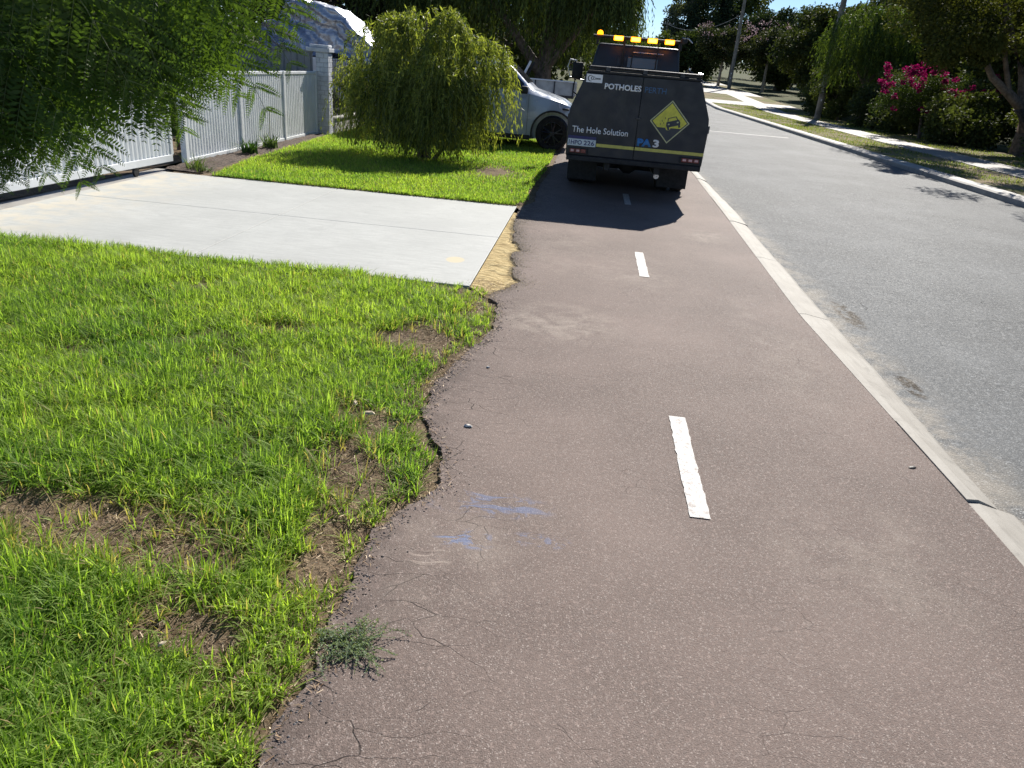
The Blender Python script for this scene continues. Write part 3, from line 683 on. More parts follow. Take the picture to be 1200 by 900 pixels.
bx('post_cap', W_, gp, -5.718, -5.622, 10.392, 10.488, 1.302, 1.325, .006)
MB().lathe([(0, -.02), (.045, -.02), (.045, .012), (.03, .02), (0, .02)], (-5.615, 10.42, .83), 'x', 16).build('lock', M['blackmatt'], gp, 0, True)
fe = empty('white_fence', (-5.7, 13.2, 0)); tag(fe, 'low white ribbed metal fence between the gate post and brick pier', 'fence')
fy = [10.50, 12.35, 14.20, 15.92]
for a, b in zip(fy[:-1], fy[1:]):
    ribbed('fence_panel', W_, fe, (-5.705, a+.03), (-5.715, b-.03), .06, 1.19, .085, .014)
    obox('top_rail', W_, fe, (-5.705, a+.027), (-5.715, b-.027), .028, 1.185, 1.235, .006)
    obox('bottom_rail', W_, fe, (-5.705, a+.027), (-5.715, b-.027), .026, .02, .075, .006)
for a in fy[1:]:
    bx('fence_post', W_, fe, -5.745, -5.675, a-.025, a+.025, -.05, 1.245, .005)
# taller grey boundary fence at right angles
bf = empty('grey_fence', (-8, 16.05, 0)); tag(bf, 'taller grey steel sheet fence running back from the painted brick pier', 'fence')
for k in range(6):
    x1 = -5.78-2.3*k; x0 = x1-2.26
    ribbed('fence_panel', M['greycolor'], bf, (x0, 16.0), (x1, 16.0), .02, 1.58, .28, .03)
    bx('top_rail', M['greycolor'], bf, x0, x1, 15.965, 16.035, 1.575, 1.625, .005)
    bx('fence_post', M['greycolor'], bf, x0-.035, x0-.005, 15.96, 16.04, -.05, 1.64, .004)
# pier of painted brick
pr = empty('brick_pier', (-5.56, 16.12, 0)); tag(pr, 'white painted brick pier at the corner where the fences meet', 'pier')
bx('pier_core', M['mortar'], pr, -5.70, -5.45, 15.965, 16.20, -.05, 1.60, 0)
mb = MB()
for r_ in range(18):
    z0 = .005+r_*.088; o_ = (r_ % 2)
    for (a, b) in (((0, .16), (.17, .25)) if o_ else ((0, .08), (.09, .25))):
        mb.box(-5.70+a, -5.70+b, 15.957, 15.9645, z0, z0+.078)
    for (a, b) in (((0, .15), (.16, .235)) if o_ else ((0, .07), (.08, .235))):
        mb.box(-5.4495, -5.442, 15.965+a, 15.965+b, z0, z0+.078)
tag(mb.build('brickwork', M['paintedbrick'], pr, .002, False, 1), kind='stuff')
bx('pier_cap', M['paintedbrick'], pr, -5.90, -5.41, 15.93, 16.26, 1.603, 1.68, .01)
bx('cap_top', M['paintedbrick'], pr, -5.84, -5.44, 15.97, 16.22, 1.683, 1.74, .02)
# low limestone wall with black palisade
lw = empty('low_wall', (-5.55, 17.5, 0)); tag(lw, 'low pale stone block wall under the black palisade fence', 'wall')
for a, b in ((16.34, 16.88), (16.90, 17.44), (17.46, 18.0), (18.02, 18.6)):
    bx('stone_block', M['limestone'], lw, -5.66, -5.44, a, b, -.05, .30, .02)
bx('coping', M['limestone'], lw, -5.69, -5.41, 16.34, 18.62, .303, .345, .008)
pf = empty('palisade_fence', (-5.55, 17.5, .34)); tag(pf, 'black metal picket fence standing on the low stone wall', 'fence')
for z0 in (.46, 1.28): bx('rail', M['blackfence'], pf, -5.57, -5.53, 16.34, 18.62, z0, z0+.04, .004)
MBk = MB().box(-.008, .008, -.008, .008, 0, 1.10).add([(-.012, -.012, 1.10), (.012, -.012, 1.10), (.012, .012, 1.10), (-.012, .012, 1.10), (0, 0, 1.17)], [(0, 1, 4), (1, 2, 4), (2, 3, 4), (3, 0, 4), (3, 2, 1, 0)])
me0 = None
for k in range(20):
    yk = 16.42+k*.113
    if me0 is None:
        o = MBk.build('picket', M['blackfence'], None); me0 = o.data; adopt(o, pf)
    else:
        o = bpy.data.objects.new('picket', me0); col.objects.link(o); adopt(o, pf)
    o.location = (-5.55, yk, .35)
bx('fence_post', M['blackfence'], pf, -5.585, -5.515, 18.6, 18.67, -.05, 1.6, .004)
# green wheelie bin shape seen as a dark mass beyond the wall
wb_ = empty('wheelie_bin', (-5.35, 18.95, 0)); tag(wb_, 'dark green wheelie bin half hidden behind the drooping bush', 'bin')
M['bingreen'] = simple('bin_plastic', (.010, .028, .020), .5, .1)
MB().add([(-5.6, 18.75, .06), (-5.1, 18.75, .06), (-5.1, 19.25, .06), (-5.6, 19.25, .06), (-5.64, 18.70, .62), (-5.06, 18.70, .62), (-5.06, 19.3, .62), (-5.64, 19.3, .62)], [(3, 2, 1, 0), (4, 5, 6, 7), (0, 1, 5, 4), (1, 2, 6, 5), (2, 3, 7, 6), (3, 0, 4, 7)]).build('bin_body', M['bingreen'], wb_, .03)
bx('lid', M['bingreen'], wb_, -5.66, -5.04, 18.68, 19.33, .625, .67, .015)
for xx in (-5.62, -5.08): MB().lathe([(0, -.02), (.09, -.02), (.09, .02), (0, .02)], (xx, 19.25, .09), 'x', 14).build('wheel', M['rubber'], wb_)
# boat under a tarpaulin on a trailer
bt = empty('boat', (-7.2, 21, 0)); tag(bt, 'boat parked on its trailer behind the picket fence', 'boat')
st_ = [(-8.75, .25, 1.15), (-8.3, .75, .75), (-7.5, 1.0, .62), (-6.5, 1.02, .58), (-5.95, .98, .60)]
V = []; F = []
for i, (x, hw, zb) in enumerate(st_): V += [(x, 21-hw, 1.45), (x, 21-hw*.92, 1.0), (x, 21-hw*.5, zb+.08), (x, 21, zb), (x, 21+hw*.5, zb+.08), (x, 21+hw*.92, 1.0), (x, 21+hw, 1.45)]
for i in range(4): F += [(i*7+k, i*7+k+1, i*7+k+8, i*7+k+7) for k in range(6)]
F += [tuple(range(6, -1, -1)), tuple(range(28, 35))]+[(i*7+6, i*7, (i+1)*7, (i+1)*7+6) for i in range(4)]
MB().add(V, F).build('hull', M['hull'], bt, .01, True)
MB().tube([(-5.9, 21, 1.7), (-5.75, 21, 1.65), (-5.65, 21, 1.2), (-5.62, 21, .6)], [.16, .18, .12, .06], 10).build('outboard_motor', M['blackmatt'], bt, 0, True)
bl_ = empty('boat_trailer', (-7.4, 21, 0)); tag(bl_, 'silver boat trailer under the white hull', 'trailer')
for yy in (20.55, 21.45): bx('frame_rail', M['silver'], bl_, -9.2, -6, yy-.03, yy+.03, .42, .50)
for yy in (20.05, 21.75):
    MB().lathe([(.15, -.08), (.30, -.09), (.32, -.05), (.32, .05), (.30, .09), (.15, .08)], (-6.9, yy+.1, .32), 'y', 20).build('wheel', M['rubber'], bl_, 0, True)
    MB().tube([(-7.35, yy+.1, .5), (-7.15, yy+.1, .72), (-6.9, yy+.1, .78), (-6.65, yy+.1, .72), (-6.45, yy+.1, .5)], .09, 6).build('mudguard', M['hull'], bl_, 0, True)
# tarp as one draped cloth
nx, ny = 110, 70; U, Vv = np.meshgrid(np.linspace(0, 1, nx), np.linspace(-1, 1, ny))
xs = -8.95+U*3.25
top = np.interp(xs, [-8.95, -8.6, -8.25, -8.05, -7.4, -6.75, -6.4, -6.05, -5.7], [2.05, 2.22, 2.25, 2.72, 2.74, 2.62, 2.40, 2.05, 1.75])
hemz = np.interp(xs, [-8.95, -7.8, -6.9, -5.7], [1.45, 1.45, 1.58, 1.35]); hw = np.interp(xs, [-8.95, -8.4, -6.2, -5.7], [.55, .98, 1.1, .95])
s = np.abs(Vv); fl = np.where(s < .45, 1-.03*(s/.45)**2, .97-.97*((s-.45)/.55))
yy = 21+np.sign(Vv)*hw*np.where(s < .45, s/.45*.72, .72+.28*((s-.45)/.55)**.7)
zz = hemz+(top-hemz)*fl
dg = xs*.8+zz*1.5+fbm(xs*1.1, yy+zz, 37)*1.6
rid = lambda q, sd_: 1-np.abs(2*fbm(q, q*0+zz*.35+xs*.15, sd_, 2)-1)
fold = rid(dg*2.1, 33)*.34+rid(dg*5.5+yy, 34)*.10
wall = np.clip((s-.35)/.3, 0, 1)
yy = yy-np.sign(Vv)*(fold-.14)*wall*1.2; zz = zz+(fold-.2)*.35*(1-wall)-.05*wall*np.sin(xs*5)
yy[0] = yy[0]; idx = np.arange(nx*ny).reshape(ny, nx)
o = npmesh('tarpaulin', np.stack([xs, yy, zz], -1).reshape(-1, 3), [np.stack([idx[:-1, :-1], idx[:-1, 1:], idx[1:, 1:], idx[1:, :-1]], -1).reshape(-1, 4)], M['tarp'], None, None, True)
tag(o, 'crumpled silver blue tarpaulin draped over the boat behind the grey fence', 'tarpaulin')

# ------------------------------------------------------------------ road repair truck
B, BM = M['black'], M['blackmatt']
YB = 11.0
tk = empty('truck', (.645, 12.6, 0)); tag(tk, 'black pothole repair truck with flashing amber lights parked on the path', 'truck')
hp = [(.60, .52), (.93, .52), (.96, .58), (.975, 1.05), (.955, 1.21), (.83, 1.53), (.785, 1.66), (.765, 1.70)]
prof = [(.645-x, z) for x, z in hp[:0:-1]]+[(.645+x, z) for x, z in hp[1:]]
prof = prof[::-1]
MB().prism(prof, 'y', YB+.03, 13.85).build('hopper', B, tk, .02, True, 2)
# rear doors, two leaves with a gap
def clip_half(poly, x0, side):
    out = []
    for i in range(len(poly)):
        a, b = poly[i], poly[(i+1) % len(poly)]
        ia, ib = (a[0]-x0)*side > 0, (b[0]-x0)*side > 0
        if ia: out.append(a)
        if ia != ib:
            t = (x0-a[0])/(b[0]-a[0]); out.append((x0, a[1]+(b[1]-a[1])*t))
    return out
inner = [(.645+(x-.645)*.985, min(max(z, .585), 1.665)) for x, z in prof]
for sd_ in (-1, 1):
    MB().prism(clip_half(inner, .638+.004*sd_, sd_), 'y', YB, YB+.028).build('rear_door', B, tk, .006, False, 2)
bx('top_lip', BM, tk, -.125, 1.415, YB-.015, YB+.06, 1.672, 1.70, .006)
bx('lid', B, tk, -.11, 1.40, YB+.07, 13.8, 1.70, 1.745, .012)
MB().tube([(-.10, YB+.02, 1.745), (1.39, YB+.02, 1.745)], .014, 8).build('lid_edge', M['darkmetal'], tk, 0, True)
for xx in (.15, .65, 1.15): bx('hinge', M['darkmetal'], tk, xx-.03, xx+.03, YB-.006, YB+.03, 1.70, 1.755, .004)
for sx_ in (-.335, 1.60): bx('side_latch', M['darkmetal'], tk, sx_, sx_+.028, YB+.02, YB+.09, 1.02, 1.12, .004)
bx('door_latch', M['darkmetal'], tk, .60, .68, YB-.018, YB-.001, 1.12, 1.15, .004)
MB().tube([(1.17, YB+.1, 1.745), (1.22, YB+.1, 1.80), (1.30, YB+.1, 1.76)], .012, 6).build('lid_handle', M['darkmetal'], tk, 0, True)
MB().tube([(1.36, YB+.05, 1.765), (1.42, YB+.05, 1.755)], .016, 8).build('lid_catch', M['silver'], tk, 0, True)
MB().tube([(1.24, YB+.12, 1.80), (1.245, YB+.12, 1.825)], .012, 8).build('lid_catch', M['silver'], tk, 0, True)
# stripe, lettering and plates
YD = YB-.004
bx('yellow_stripe', M['yellow'], tk, .105, .63, YD, YB-.0005, .715, .757, 0)
bx('yellow_stripe', M['yellow'], tk, .645, 1.60, YD, YB-.0005, .715, .757, 0)
text_mesh('POTHOLES', 'lettering', M['decal_white'], tk, .125, 1.475, .50, .078, YB-.001, .035)
text_mesh('PERTH', 'lettering', M['decal_teal'], tk, .675, 1.475, .29, .072, YB-.001, .0)
text_mesh('The Hole Solution', 'lettering', M['decal_white'], tk, -.255, .885, .78, .085, YB-.001, .012)
text_mesh('PA', 'lettering', M['decal_blue'], tk, .665, .775, .20, .105, YB-.001, .06)
text_mesh('3', 'lettering', M['decal_white'], tk, .885, .775, .085, .105, YB-.001, .04)
bx('sticker', M['decal_white'], tk, -.135, .085, YD, YB-.0005, 1.545, 1.65, 0)
def arc_strip(cx, cz, rx, rz, a0, a1, w0, w1, y, m_=14):
    vs = []; 
    for k in range(m_+1):
        t = k/m_; a = math.radians(a0+(a1-a0)*t); ww = w0+(w1-w0)*math.sin(t*math.pi)
        vs += [(cx+rx*math.cos(a), y, cz+rz*math.sin(a)), (cx+(rx-ww)*math.cos(a), y, cz+(rz-ww)*math.sin(a))]
    return vs, [(2*k, 2*k+1, 2*k+3, 2*k+2) for k in range(m_)]
sm = MB(); sm.add(*arc_strip(-.075, 1.597, .042, .040, 60, 300, .003, .013, YD-.002)); sm.add(*arc_strip(-.048, 1.600, .026, .024, 50, 310, .003, .010, YD-.002))
sm.build('sticker_emblem', M['decal_dark'], tk)
text_mesh('Comt', 'sticker_print', M['decal_dark'], tk, -.045, 1.583, .105, .034, YD-.001, .03, ext=.001)
np_ = bx('number_plate', M['plate'], tk, -.30, .095, YB-.012, YB-.001, .705, .80, .004)
bx('plate_band', M['decal_navy'], np_, -.30, .095, YB-.013, YB-.002, .801, .84, .002)
text_mesh('1HPO', 'plate_lettering', M['decal_navy'], np_, -.285, .722, .185, .062, YB-.012, .02, ext=.001)
text_mesh('226', 'plate_lettering', M['decal_navy'], np_, -.075, .722, .15, .062, YB-.012, .02, ext=.001)
# warning diamond
dc = (1.07, 1.125); 
def rel(pts, sc=1.): return [(dc[0]+x*sc, dc[1]+z*sc) for x, z in pts]
sg = MB().prism(rel([(0, -.282), (.272, 0), (0, .282), (-.272, 0)]), 'y', YB-.006, YB-.001).build('warning_sign', M['signpale'], tk)
MB().prism(rel([(0, -.262), (.252, 0), (0, .262), (-.252, 0)]), 'y', YB-.008, YB-.0062).build('sign_border', M['decal_dark'], sg)
MB().prism(rel([(-.160, -.075), (.160, -.075), (.236, 0), (0, .246), (-.236, 0)]), 'y', YB-.010, YB-.0082).build('sign_face', M['signyellow'], sg)
car = MB(); ca, sa = math.cos(math.radians(17)), math.sin(math.radians(17)); 
def cr_(x, z): return (dc[0]+.045+(x*ca-z*sa), dc[1]-.0+(x*sa+z*ca))
def cp(pts, mb_): mb_.prism([cr_(*q) for q in pts], 'y', YB-.012, YB-.0102)
cp([(-.092, -.052), (.092, -.052), (.098, -.02), (.085, .022), (-.085, .022), (-.098, -.02)], car)
cp([(-.072, .022), (-.060, .022), (-.048, .062), (-.058, .068)], car); cp([(.060, .022), (.072, .022), (.058, .068), (.048, .062)], car)
cp([(-.056, .060), (.056, .060), (.056, .070), (-.056, .070)], car)
cp([(-.088, -.085), (-.062, -.085), (-.062, -.052), (-.088, -.052)], car); cp([(.062, -.085), (.088, -.085), (.088, -.052), (.062, -.052)], car)
car.build('sign_car', M['decal_dark'], sg)
for xx in (-.07, .052):
    MB().prism([cr_(xx+.010+.014*math.cos(a), -.012+.010*math.sin(a)) for a in np.linspace(0, 2*math.pi, 9)[:-1]], 'y', YB-.0135, YB-.0121).build('sign_headlight', M['signpale'], sg)
MB().prism([(dc[0]-.012+.034*math.cos(a), dc[1]-.074+.034*math.sin(a)) for a in np.linspace(math.pi, 2*math.pi, 10)], 'y', YB-.0098, YB-.0083).build('sign_hole', M['signyellow'], sg)
for (a, b, r1) in ((-.10, .00, 1.2), (-.075, -.03, 2.0), (-.06, .035, 1.7), (-.12, -.045, .6)):
    MB().prism([(dc[0]+a-.004, dc[1]+b), (dc[0]+a+.004, dc[1]+b), (dc[0]+a-.004, dc[1]+b+.026), (dc[0]+a-.010, dc[1]+b+.024)], 'y', YB-.012, YB-.0102).build('sign_splash', M['decal_dark'], sg)
# lower body, bumper, lamps
bx('bumper', BM, tk, -.30, 1.59, YB-.02, YB+.05, .505, .575, .01)
for (a, b, zc) in ((-.285, 0.0, .64), (1.285, 1.585, .645)):
    tl = bx('tail_light', BM, tk, a, b, YB-.022, YB-.001, zc-.04, zc+.042, .012)
    for k in range(3):
        w3 = (b-a-.05)/3; lens = bx('lens', M['redlens'], tl, a+.025+k*w3, a+.025+(k+1)*w3-.008, YB-.029, YB-.0215, zc-.026, zc+.028, .003)
        if not (a < 0 and k == 2): bx('led', M['paleled'], tl, a+.04+k*w3, a+.012+(k+1)*w3-.008, YB-.033, YB-.0295, zc-.012, zc+.016, .003)
bx('chassis_rail', BM, tk, .25, .33, YB+.1, 15.6, .40, .52, .004); bx('chassis_rail', BM, tk, .96, 1.04, YB+.1, 15.6, .40, .52, .004)
bx('shadow_block', BM, tk, -.26, 1.55, 13.0, 15.3, .22, .50, .02)  # added box under the chassis, keeps sun from passing beneath the truck
MB().tube([(-.1, 12.62, .38), (1.4, 12.62, .38)], .06, 10).build('rear_axle', BM, tk, 0, True)
MB().lathe([(0, -.16), (.10, -.14), (.17, -.05), (.17, .05), (.10, .14), (0, .16)], (.66, 12.62, .37), 'x', 16).build('differential', BM, tk, 0, True)
MB().tube([(1.02, 11.25, .36), (1.02, 12.2, .38)], .04, 8).build('exhaust', M['silver'], tk, 0, True)
def wheel(parent, cx, cy, r, w_, name='wheel', side=1, rim='darkmetal', spokes=0):
    tp = [(r*.62, -w_/2+.01), (r*.9, -w_/2), (r*.985, -w_/2+.03), (r, -w_*.25), (r, w_*.25), (r*.985, w_/2-.03), (r*.9, w_/2), (r*.62, w_/2-.01)]
    t = MB().lathe(tp, (cx, cy, r), 'x', 32).build(name, M['rubber'], parent, 0, True)
    MB().lathe([(0, side*w_*.15), (r*.2, side*w_*.17), (r*.25, side*w_*.05), (r*.5, side*w_*.0), (r*.56, side*w_*.35), (r*.63, side*w_*.42)], (cx, cy, r), 'x', 24).build('rim', M[rim], t, 0, True)
    return t
for cx, cy, sd_ in ((-.19, 12.62, -1), (.05, 12.62, -1), (1.24, 12.62, 1), (1.48, 12.62, 1), (-.12, 15.3, -1), (1.41, 15.3, 1)): wheel(tk, cx, cy, .37, .205, side=sd_)
for xa in (-.29, 1.12): bx('mudflap', M['rubber'], tk, xa, xa+.46, 12.15, 12.165, .10, .52, .003)
# cab
cb = MB(); zt, zb_ = 2.19, .75
lo = [(-.20, 14.2), (1.49, 14.2), (1.50, 16.0), (-.21, 16.0)]; mi = [(-.17, 14.15), (1.46, 14.15), (1.49, 16.0), (-.20, 16.0)]; hi = [(-.03, 14.24), (1.37, 14.24), (1.33, 15.5), (.01, 15.5)]
vs = [(x, y, .55) for x, y in lo]+[(x, y, 1.45) for x, y in mi]+[(x, y, 2.15) for x, y in hi]
cb.add(vs, [(3, 2, 1, 0), (8, 9, 10, 11)]+[(k*4+i, k*4+(i+1) % 4, (k+1)*4+(i+1) % 4, (k+1)*4+i) for k in range(2) for i in range(4)])
cab = cb.build('cab', B, tk, .05, True, 3)
def cabz(z): t = (z-1.45)/.70; return 14.15+.09*t
for nm, x0, x1, z0, z1, mt in (('rear_window', .50, 1.02, 1.79, 1.955, 'rearglass'), ('window_panel', .33, .47, 1.79, 1.955, 'darkmetal')):
    MB().add([(x0, cabz(z0)-.012, z0), (x1, cabz(z0)-.012, z0), (x1, cabz(z1)-.012, z1), (x0, cabz(z1)-.012, z1), (x0, cabz(z0)+.01, z0), (x1, cabz(z0)+.01, z0), (x1, cabz(z1)+.01, z1), (x0, cabz(z1)+.01, z1)],
             [(0, 1, 2, 3), (7, 6, 5, 4), (0, 4, 5, 1), (1, 5, 6, 2), (2, 6, 7, 3), (3, 7, 4, 0)]).build(nm, M[mt], cab, .004)
MB().tube([(.56, 14.16, 2.035), (1.10, 14.16, 2.035)], .011, 8).build('rack_bar', M['silver'], tk, 0, True)
for xx in (.41, .57, .99): MB().tube([(xx, 14.12, 1.70), (xx, 14.12, 2.24)], .020 if xx < .5 else .009, 8).build('rack_post', BM, tk, 0, True)
lb = MB().tube([(-.13, 14.08, 2.245), (1.42, 14.08, 2.245)], .026, 8).build('light_bar', BM, tk, 0, True)
for xx in (-.05, 1.36): bx('bar_bracket', BM, lb, xx-.02, xx+.02, 14.06, 14.26, 2.12, 2.24, .004)
for k, xx in enumerate((.30, .59, .875, 1.165)):
    bb = bx('beacon', M['amber'], lb, xx-.082, xx+.082, 14.02, 14.075, 2.195, 2.272, .012)
    bx('beacon_core', M['ambercore'], bb, xx-.066, xx+.066, 14.012, 14.019, 2.207, 2.260, .003)
MB().lathe([(0, .07), (.035, .06), (.05, .03), (.05, 0), (0, 0)], (-.02, 14.06, 2.27), 'z', 16).build('rotating_beacon', M['amber'], lb, 0, True)
MB().lathe([(0, .04), (.05, .035), (.06, .0), (.05, -.03), (0, -.04)], (1.40, 14.05, 2.27), 'z', 16).build('work_lamp', BM, lb, 0, True)
MB().tube([(1.36, 14.05, 2.315), (1.47, 14.05, 2.31), (1.55, 14.1, 2.25)], .010, 6).build('lamp_bracket', M['silver'], lb, 0, True)
MB().tube([(-.20, 15.5, 1.50), (-.50, 15.3, 1.55), (-.56, 15.3, 1.72), (-.52, 15.3, 1.86), (-.40, 15.3, 1.84)], .014, 8).build('mirror_arm', M['silver'], tk, 0, True)
MB().box(-.47, -.27, 15.24, 15.32, 1.53, 1.82).build('mirror', BM, tk, .02, True)
MB().tube([(-.2, 15.5, 1.15), (-.42, 15.3, 1.3), (-.40, 15.3, 1.53)], .012, 8).build('mirror_arm', BM, tk, 0, True)
MB().tube([(1.49, 15.5, 1.50), (1.72, 15.3, 1.50)], .014, 8).build('mirror_arm', BM, tk, 0, True)
MB().box(1.58, 1.74, 15.24, 15.32, 1.40, 1.66).build('mirror', BM, tk, .02, True)

# ------------------------------------------------------------------ pale car parked across the lawn, nose to the path
YC = 17.83
X_ = [-5.02, -4.95, -4.75, -4.4, -3.8, -3.0, -2.4, -1.95, -1.80, -1.40, -1.3, -.95, -.65, -.46, -.38]
HW = [.62, .80, .89, .92, .93, .93, .93, .93, .93, .925, .925, .91, .87, .74, .55]
ZB = [.42, .34, .30, .26, .22, .20, .20, .20, .20, .22, .22, .24, .26, .30, .38]
ZS = [.95, 1.08, 1.14, 1.17, 1.18, 1.17, 1.16, 1.15, 1.15, 1.13, 1.12, 1.06, 1.00, .92, .80]
ZT = [1.05, 1.22, 1.40, 1.66, 1.72, 1.75, 1.75, 1.72, 1.66, 1.32, 1.24, 1.15, 1.07, .97, .84]
RH = [.50, .60, .62, .62, .62, .63, .63, .62, .63, .74, .76, .74, .68, .56, .42]
def secpt(x):
    f = lambda A: float(np.interp(x, X_, A)); hw, zb2, zs, zt2, rh = f(HW), f(ZB), f(ZS), f(ZT), f(RH)
    return [(0, zb2), (hw-.10, zb2), (hw-.015, zb2+.07), (hw, min(.62, zs-.1)), (hw-.004, min(.86, zs-.05)), (hw-.035, zs), (rh+.03, zt2-.085 if zt2-zs > .2 else zs+(zt2-zs)*.6), (rh-.05, zt2-.03), (rh*.5, zt2-.006), (0, zt2)]
xs_ = sorted(set(X_+list(np.round(np.arange(-4.9, -.4, .15), 3)))); V = []; F = []; m_ = 18
for x in xs_:
    q = secpt(x); ring = [(x, YC-a, b) for a, b in q]+[(x, YC+a, b) for a, b in q[-2:0:-1]]; V += ring
for i in range(len(xs_)-1): F += [(i*m_+k, i*m_+(k+1) % m_, (i+1)*m_+(k+1) % m_, (i+1)*m_+k) for k in range(m_)]
F += [tuple(range(m_-1, -1, -1)), tuple((len(xs_)-1)*m_+k for k in range(m_))]
cr0 = empty('car', (-2.7, YC, 0)); tag(cr0, 'pale silver car parked across the lawn behind the drooping bush', 'car')
body = MB().add(V, F).build('body', M['carpaint'], None, 0, True)
cutm = MB()
for wx in (-.82, -3.85):
    for sg_ in (-1, 1): cutm.lathe([(0, -.2), (.43, -.2), (.43, .2), (0, .2)], (wx, YC+sg_*.92, .37), 'y', 36)
cut = cutm.build('cutter', None); bo = body.modifiers.new('b', 'BOOLEAN'); bo.operation = 'DIFFERENCE'; bo.object = cut; bo.solver = 'EXACT'
bpy.context.view_layer.update(); me = bpy.data.meshes.new_from_object(body.evaluated_get(bpy.context.evaluated_depsgraph_get()))
body.modifiers.clear(); body.data = me; bpy.data.objects.remove(cut); adopt(body, cr0)
me.set_sharp_from_angle(angle=math.radians(38))
def side_strip(name, xa, xb, t0, t1, mat, off=.006, n_=14, sg_=-1, par=None):
    """panel lying on the glass band between shoulder and roof edge"""
    V = []; F = []
    for i in range(n_+1):
        x = xa+(xb-xa)*i/n_; q = secpt(x); a, b = q[5], q[6]
        for t in (t0, t1): V.append((x, YC+sg_*(a[0]+(b[0]-a[0])*t+off), a[1]+(b[1]-a[1])*t+.002))
    F = [(2*i, 2*i+1, 2*i+3, 2*i+2) for i in range(n_)]
    m2 = len(V); V2 = [(x, y-sg_*.012, z) for x, y, z in V]; F2 = [(f[3]+m2, f[2]+m2, f[1]+m2, f[0]+m2) for f in F]
    return MB().add(V+V2, F+F2+[(0, 1, 1+m2, m2), (m2-2, m2-1, 2*m2-1, 2*m2-2)]).build(name, mat, par or cr0)
for sg_ in (-1, 1):
    side_strip('side_window', -2.72, -1.52, .10, .93, M['glass'], sg_=sg_); side_strip('side_window', -3.72, -2.80, .10, .93, M['glass'], sg_=sg_); side_strip('side_window', -4.40, -3.80, .12, .9, M['glass'], sg_=sg_)
    for xx in (-2.76, -1.38, -3.76):
        V = []
        for (a, b) in secpt(xx)[2:6]: V.append((a, b))
        mb = MB().tube([(xx, YC+sg_*(a+.0015), b) for a, b in V], .004, 4); mb.build('door_seam', M['cladding'], body)
    for wx in (-.82, -3.85):
        mb = MB()
        vs, fs = arc_strip(wx, .37, .475, .475, -12, 192, .04, .04, 0, 20); vs2 = [(x, YC+sg_*(float(np.interp(x, X_, HW))+.010), z) for x, y, z in vs]; mb.add(vs2, fs); vs3 = [(x, YC+sg_*(float(np.interp(x, X_, HW))-.05), z) for x, y, z in vs]; mb.add(vs3, [f[::-1] for f in fs])
        mb.add([(vs2 if k % 2 == 0 else vs3)[2*(k//2)+1] for k in range(42)], [(2*k, 2*k+1, 2*k+3, 2*k+2) for k in range(20)])
        mb.build('arch_trim', M['cladding'], cr0)
    yy = YC+sg_*.932
    bx('sill_trim', M['cladding'], cr0, -3.38, -1.30, min(yy, yy-sg_*.06), max(yy, yy-sg_*.06), .20, .30, .01)
    for xx in (-2.55, -3.55): MB().tube([(xx, yy+sg_*.003, .985), (xx+.04, yy+sg_*.03, .99), (xx+.2, yy+sg_*.03, .99), (xx+.24, yy+sg_*.003, .985)], .012, 6).build('door_handle', M['carpaint'], cr0, 0, True)
    ym = YC+sg_*1.02
    mr = MB().box(-1.56, -1.40, ym-.09, ym+.09, 1.13, 1.28).build('mirror', M['cladding'], cr0, .035, True, 3)
    MB().add([(-.47, YC+sg_*.74, .83), (-.72, YC+sg_*.885, .90), (-.74, YC+sg_*.87, .99), (-.50, YC+sg_*.735, .93), (-.47+.03, YC+sg_*.70, .83), (-.47, YC+sg_*.70, .93)], [(0, 1, 2, 3), (0, 3, 5, 4)]).build('headlight', M['lampglass'], cr0)
    bx('headlight_trim', M['cladding'], cr0, -.70, -.50, YC+sg_*.80-.06, YC+sg_*.80+.055, .86, .90, .01)
    MB().lathe([(0, -.012), (.012, -.012), (.012, .012), (0, .012)], (-1.2, yy, 1.0), 'y', 8).build('side_repeater', M['lampglass'], cr0)
    for wx in (-.82, -3.85):
        r, w_ = .365, .225; cy = YC+sg_*.80
        t = MB().lathe([(r*.66, -w_/2+.01), (r*.9, -w_/2), (r*.985, -w_/2+.03), (r, -.05), (r, .05), (r*.985, w_/2-.03), (r*.9, w_/2), (r*.66, w_/2-.01)], (wx, cy, r), 'y', 36).build('wheel', M['rubber'], cr0, 0, True)
        rm = MB().lathe([(r*.70, sg_*.10), (r*.66, sg_*.105), (r*.64, sg_*.02), (r*.64, -sg_*.08)], (wx, cy, r), 'y', 36)
        for k in range(5):
            a = k*2*math.pi/5+.3
            for da in (-.13, .13):
                a1 = a+da*.4; a2 = a+da*1.6
                rm.tube([(wx+.05*math.cos(a1), cy+sg_*.085, r+.05*math.sin(a1)), (wx+r*.66*math.cos(a2), cy+sg_*.10, r+r*.66*math.sin(a2))], [.024, .014], 5)
        rm.lathe([(0, sg_*.10), (.055, sg_*.095), (.06, sg_*.06), (0, sg_*.05)], (wx, cy, r), 'y', 14)
        rm.build('rim', M['silver'] if sg_ > 0 else M['darkmetal'], t, 0, True)
        MB().lathe([(0, 0), (r*.62, 0), (r*.62, -sg_*.01), (0, -sg_*.01)], (wx, cy, r), 'y', 24).build('brake_disc', M['blackmatt'], t)
MB().add([(-1.43, YC-.62, 1.345), (-1.43, YC+.62, 1.345), (-1.80, YC+.52, 1.665), (-1.80, YC-.52, 1.665)], [(0, 1, 2, 3)]).build('windscreen', M['glass'], cr0)
bx('bumper_insert', M['cladding'], cr0, -.40, -.355, YC-.5, YC+.5, .40, .58, .01)
MB().box(-5.05, -4.96, YC-.6, YC+.6, .36, .52).build('rear_bumper', M['cladding'], cr0, .02)
